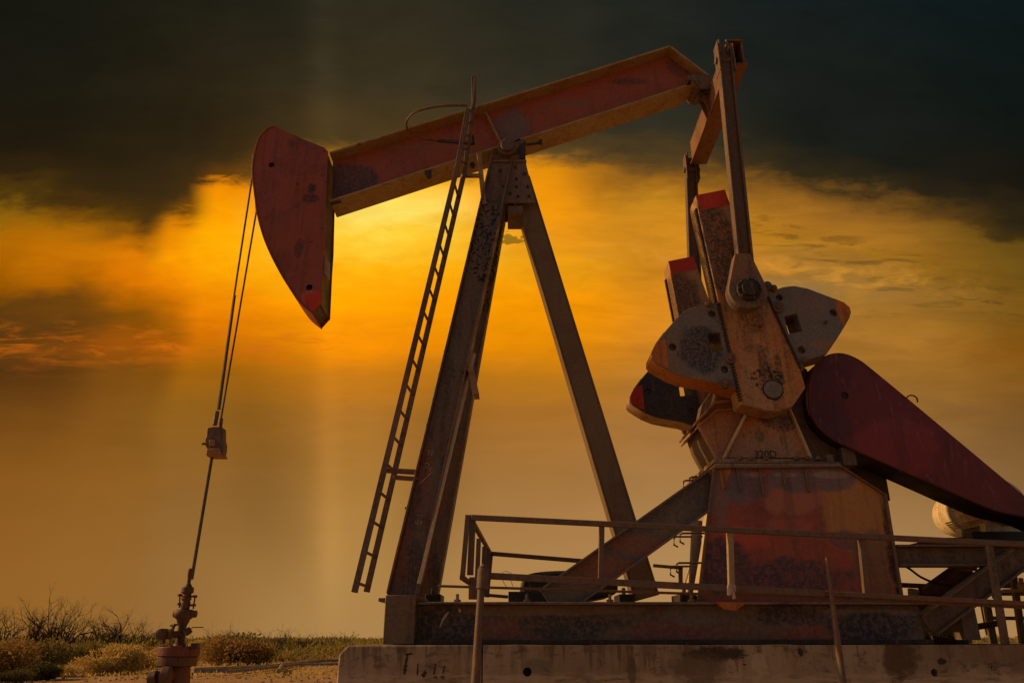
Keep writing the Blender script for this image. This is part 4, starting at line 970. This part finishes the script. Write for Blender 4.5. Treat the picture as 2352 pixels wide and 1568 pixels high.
H('gland_bolt', mb, 'well', wh, .002)
mb = MB(); 
for x_, w_ in ((330,34),(575,34)): p = at(*ZW(x_,622),6.98); mb.cyl(p+Vector((-w_*kk,0,0)), p+Vector((w_*kk,0,0)), .030, n=8)
H('union_lug', mb, 'well', wh, .004)
mb = MB(); a = at(*ZW(155,895),6.86); b = at(*ZW(400,900),6.98); mb.cyl(a+Vector((-.02,0,0)), b, .022, .03, n=14); mb.cyl(a+Vector((.0,-.05,0)), a+Vector((.0,.05,0)), .044, n=20); mb.cyl(a+Vector((0,-.055,0)), a+Vector((0,-.05,0)), .03, n=20)
mb.cyl(a+Vector((.05,0,0)), a+Vector((.075,0,0)), .042, n=16); mb.cyl(a+Vector((.01,0,-.035)), a+Vector((.01,0,-.075)), .016, n=8)
q = at(*ZW(270,850),6.9); mb.cyl(q, q+Vector((.02,0,.055)), .013, n=10); mb.cyl(q+Vector((-.02,0,.04)), q+Vector((.045,0,.05)), .009, n=8)
H('side_valve', mb, 'well', wh, .004)
mb = MB(); mb.tube([at(*ZW(480,860),6.95), at(*ZW(510,845),6.95), at(*ZW(556,803),6.95), at(*ZW(700,803),6.95)], .0045, n=6); mb.cyl(at(*ZW(470,830),6.95), at(*ZW(510,890),6.95), .03, n=12); H('valve_lever', mb, 'well', wh, 0)
mb = MB(); a = at(*ZW(40,1500),6.8); b = at(*ZW(330,1440),6.98); mb.cyl(a, b, .05, .06, n=16); mb.cyl(a+Vector((-.04,0,-.01)), a+Vector((.02,0,0)), .062, n=16); mb.cyl(a+Vector((.06,0,.02)), a+Vector((.12,0,.02)), .068, n=16)
mb.tube([at(*ZW(205,1350),6.85), at(*ZW(235,1420),6.85), at(*ZW(255,1500),6.85), at(*ZW(262,1580),6.85)], .006, n=6)
mb.tube([at(*ZW(545,1420),6.9), at(*ZW(560,1450),6.9), at(*ZW(550,1500),6.9), at(*ZW(525,1480),6.9)], .006, n=6); H('casing_valve', mb, 'well', wh, .004)

# ==================================================================
#                          PIPES ON THE GROUND
def gpt(x, y, z=.0):     # ground point seen at strip coordinates
    u, v = ZG(x, y); return on_level(u, v, z)
def gpipe(pts, r, label):
    P_ = [gpt(x, y, .13) for x, y in pts]
    mb = MB(); mb.tube(P_, r*.75, n=12); o = mb.build('steel_pipe', M['pipe']); 
    tag(o, label, 'pipe', 'steel pipes lying on the dirt'); return o
gpipe([(1262,566),(1480,560),(1700,540),(1900,520),(2100,500),(2260,496)], .11, 'longest grey steel pipe on the dirt, its open end beside the wellhead')
gpipe([(1470,570),(1600,560),(1800,538),(1950,522),(2230,520)], .085, 'thin steel pipe with a coupling lying in front of the longest pipe')
gpipe([(1820,566),(1842,530)], .12, 'short stub of pipe pointing at the camera in front of the other pipes')
gpipe([(1270,552),(1500,543),(1800,528),(2060,497),(2260,490)], .07, 'thin far pipe lying behind the longest pipe on the dirt')

# ==================================================================
#                          VEGETATION
def leaf_mesh(name, blobs, nleaf, size, mat, seed, stems=10, up=.5):
    rd = random.Random(seed); mb = MB(); bm = mb.bm
    for i in range(nleaf):
        bx, by, bz, br = rd.choice(blobs)
        while True:
            d = Vector((rd.gauss(0,1), rd.gauss(0,1), rd.gauss(0,1)))
            if d.length > .1: break
        d.normalize(); r = br*(.45+.62*rd.random()**.6)*(1+.25*mn.noise(d*2.3+Vector((bx, by, seed))))
        p = Vector((bx, by, bz))+Vector((d.x*r, d.y*r, d.z*r*.9))
        if p.z < .02: p.z = rd.uniform(.02, .15)
        dirn = (d*rd.uniform(.2,1)+Vector((rd.gauss(0,.5), rd.gauss(0,.5), up+rd.gauss(0,.4)))).normalized()
        sd_ = dirn.cross(Vector((rd.gauss(0,1), rd.gauss(0,1), rd.gauss(0,1)))).normalized()
        L = size*rd.uniform(.6,1.6); wd_ = L*rd.uniform(.16,.32)
        a = bm.verts.new(p); b = bm.verts.new(p+dirn*L*.5+sd_*wd_); c_ = bm.verts.new(p+dirn*L); e = bm.verts.new(p+dirn*L*.5-sd_*wd_)
        bm.faces.new((a, b, c_, e))
    me = bpy.data.meshes.new(name); bm.to_mesh(me); bm.free(); me.materials.append(mat); return me
def stem_mesh(name, n_, h, spread, seed, mat, depth=3, r0=.03):
    rd = random.Random(seed); mb = MB()
    def grow(p, d, L, r, k):
        pts = [p]; rs = [r]
        for i in range(4):
            d = (d+Vector((rd.gauss(0,.16), rd.gauss(0,.16), rd.gauss(.05,.10)))).normalized(); p = p+d*L/4; pts.append(p); rs.append(r*(1-.18*(i+1)))
        mb.tube(pts, rs, n=4)
        if k > 0:
            for j in range(rd.randint(2,3)):
                q = pts[rd.randint(2,4)]; dd = (d+Vector((rd.gauss(0,.55), rd.gauss(0,.55), rd.gauss(.1,.35)))).normalized(); grow(q, dd, L*rd.uniform(.45,.75), rs[2]*.65, k-1)
    for i in range(n_):
        an = rd.uniform(0, 6.28); sp_ = spread*rd.uniform(.15,1)
        grow(Vector((rd.gauss(0,.08), rd.gauss(0,.08), 0)), Vector((math.cos(an)*sp_, math.sin(an)*sp_, 1)).normalized(), h*rd.uniform(.35,.6), r0*rd.uniform(.6,1), depth)
    me = bpy.data.meshes.new(name); mb.bm.to_mesh(me); mb.bm.free(); me.materials.append(mat); return me
def blobs(seed, w_, h_, n_):
    rd = random.Random(seed); L = []
    for i in range(n_):
        an = rd.uniform(0, 6.28); rr_ = rd.random()**.5*w_*.6
        br_ = h_*rd.uniform(.28,.46); L.append((rr_*math.cos(an), rr_*math.sin(an), max(br_*.7, h_*rd.uniform(.25,.62)*(1-rr_/w_*.5)), br_))
    return L
def mo_(name, me, parent): o = bpy.data.objects.new(name, me); C.objects.link(o); o.parent = parent; return o
BUSH = {}
for kn, mt_ in (('tan','leaf_tan'),('olive','leaf_olive'),('rust','leaf_rust'),('dark','leaf_dark')):
    for j in range(2):
        sd_ = hash_ = {'tan':11,'olive':23,'rust':37,'dark':51}[kn]+j
        BUSH[kn, j] = (leaf_mesh('foliage', blobs(sd_, 1.1, 1.25, 11), 5200, .085, M[mt_], sd_), stem_mesh('stem', 9, 1.1, .8, sd_+3, M['twig'], 2, .02))
def bush(kn, j, u, v, sc_, label, rot=0.0, sz=1.0):
    p = on_level(u, v, 0.0); 
    t = thing('desert_bush', (p.x, p.y, -.03), label, 'bush', 'desert bushes on the dirt'); sc_ *= 1.22; t.scale = (sc_, sc_, sc_*sz); t.rotation_euler = (0,0,rot)
    mo_('foliage', BUSH[kn, j][0], t); mo_('stem', BUSH[kn, j][1], t); return t
# u, v = foot of the bush in the photograph
bl = [('rust',0,22,1556,1.05,'rounded rust-brown bush cut by the left edge of the photo',1.0),
 ('dark',0,18,1566,.55,'low dark green bush at the bottom left corner',.6),('dark',1,110,1558,.72,'dark low bush in front of the yellow bushes at left',.65),
 ('olive',0,100,1530,1.45,'broad olive bush behind the dark low one at left',.8),('tan',0,215,1546,.78,'straw coloured bush left of the tallest straw dome',.8),
 ('tan',1,268,1543,1.0,'largest straw yellow dome shaped bush left of the wellhead',.95),('tan',0,318,1535,.85,'straw yellow bush right of the large dome bush',.95),
 ('olive',1,180,1522,1.3,'olive bush rising behind the straw bushes',.7),('olive',0,30,1520,1.5,'wide olive bush near the left edge, behind the rust one',.75),
 ('rust',1,345,1518,1.1,'reddish brown bush just left of the wellhead',.75),('olive',1,368,1508,1.6,'olive bush touching the wellhead from behind at left',.8),
 ('rust',0,500,1524,1.35,'rust-brown bush just right of the wellhead',.85),('rust',1,565,1524,1.35,'second reddish bush right of the wellhead, before the open scrub',.85),
 ('olive',0,530,1508,2.0,'olive bush above the reddish bushes right of the wellhead',.75),('tan',1,470,1512,1.3,'straw bush behind the wellhead flange, at its right',.8),
 ('olive',1,620,1506,1.5,'olive bush midway between wellhead and concrete block',.7),('dark',0,690,1500,1.6,'dark bush left of the concrete block behind the pipes',.6),
 ('olive',0,740,1496,1.8,'yellow-green bush nearest the left end of the concrete block',.7),('dark',1,640,1496,2.0,'dark bush far behind the pipes in mid scrub',.55),
 ('tan',0,140,1550,.5,'small straw tuft bush at the edge of the open dirt',.7),('olive',1,250,1506,1.8,'olive bush in the second row behind the straw domes',.75),
 ('rust',0,75,1508,1.9,'rust tinted bush in the second row at far left',.7)]
rr = random.Random(5)
for (kn, j, u, v, s_, lab, hz_) in bl: bush(kn, j, u, v, s_, lab, rr.uniform(0,6), hz_)
# bare branched shrubs against the sky
BARE = [stem_mesh('branches', 14, 3.0, .85, 90+i, M['twig'], 4, .11) for i in range(4)]
br_l = [(0,1484,1.5,'bare grey shrub cut off by the left edge'),(75,1486,1.55,'left of the two tall bare shrubs at the far left'),(120,1486,1.6,'tallest bare branched shrub at left, right of its twin'),(172,1487,1.2,'medium bare shrub between the tall pair and the next gap'),
 (235,1487,1.2,'bare shrub with a leaning tall twig, left of the wellhead'),(268,1488,1.35,'bare shrub with one high spike midway to the wellhead'),(310,1487,.95,'low bare shrub left of the wellhead valve'),(505,1488,1.15,'bare forked shrub just right of the wellhead lever'),
 (545,1487,1.05,'bare shrub with slanting twigs right of the forked one'),(605,1486,1.0,'small bare shrub in the middle of the left scrub'),(640,1485,1.0,'slim bare shrub with one upright twig'),(700,1484,.95,'bare shrub halfway to the concrete block'),(750,1483,.95,'wiry bare shrub well behind the pipes'),(800,1482,.9,'bare shrub left of the frame end beam')]
for i, (u, v, s_, lab) in enumerate(br_l):
    p = on_level(u, v+12, 0.0); k = min(1.0, 62/p.y); p = Vector((p.x*k, p.y*k, 0)); s_ *= .76*(.85 if i > 6 else 1.10)*p.y/62
    t = thing('bare_shrub', (p.x, p.y, 0), lab, 'shrub', 'bare shrubs on the skyline'); t.scale = (s_, s_, s_); t.rotation_euler = (0,0,rr.uniform(0,6)); mo_('branches', BARE[i % 4], t)
# distant scrub: one mass nobody could count
rd = random.Random(77); mb = MB(); bm = mb.bm
def scrub(n_, y0, y1, xf, hs, name, mat, sz):
    mb = MB(); bm = mb.bm
    for i in range(n_):
        y = y0*(y1/y0)**rd.random(); x = rd.uniform(-xf, xf)*y; 
        nn = mn.noise(Vector((x*.35, y*.12, 3))); h = hs*(.22+1.0*max(0, nn+.35)+.5*max(0, mn.noise(Vector((x*.9, y*.4, 8)))))
        if -1.0 < x < 7.5 and y < 9: continue
        for k_ in range(5):
            p = Vector((x+rd.gauss(0,.35), y+rd.gauss(0,.3), h*rd.random()))
            d = Vector((rd.gauss(0,.5), rd.gauss(0,.5), 1)).normalized(); s_ = Vector((rd.gauss(0,1), rd.gauss(0,1), 0)).normalized(); L = sz*rd.uniform(.5,1.5)*(.5+y/60)
            a = bm.verts.new(p); b = bm.verts.new(p+d*L*.5+s_*L*.22); c_ = bm.verts.new(p+d*L); e = bm.verts.new(p+d*L*.5-s_*L*.22); bm.faces.new((a, b, c_, e))
    me = bpy.data.meshes.new(name); bm.to_mesh(me); bm.free(); me.materials.append(mat)
    o = bpy.data.objects.new(name, me); C.objects.link(o); return o
tag(scrub(26000, 47, 260, .95, 1.15, 'scrub', M['leaf_olive'], .16), 'olive scrub covering the plain up to the horizon', 'scrub', kind='stuff')
tag(scrub(14000, 50, 200, .95, 1.25, 'scrub', M['leaf_green'], .15), 'yellow-green weeds mixed through the far scrub', 'weeds', kind='stuff')
tag(scrub(9000, 47, 160, .95, .9, 'scrub', M['leaf_rust'], .15), 'rust-brown dry brush mixed through the scrub', 'brush', kind='stuff')
tag(scrub(2600, 30, 46, .95, .10, 'grass', M['leaf_tan'], .10), 'sparse dry grass on the open dirt', 'grass', kind='stuff')
# clods and stones
mb = MB()
for i in range(1500):
    y = 24*(60/24)**rd.random(); x = rd.uniform(-.75,.1)*y; r_ = rd.uniform(.02,.075)
    m_ = Matrix.Translation((x, y, r_*.1-.03)) @ Matrix.Rotation(rd.uniform(0,6), 4, 'Z') @ Matrix.Diagonal((r_*rd.uniform(.8,1.8), r_, r_*.7, 1))
    bmesh.ops.create_icosphere(mb.bm, subdivisions=1, radius=1, matrix=m_)
for v_ in mb.bm.verts: v_.co += Vector((rd.gauss(0,.006), rd.gauss(0,.006), rd.gauss(0,.006)))
tag(mb.build('gravel', M['dirt']), 'loose clods and stones on the dirt', 'gravel', kind='stuff')
scn.cycles.max_bounces = 6
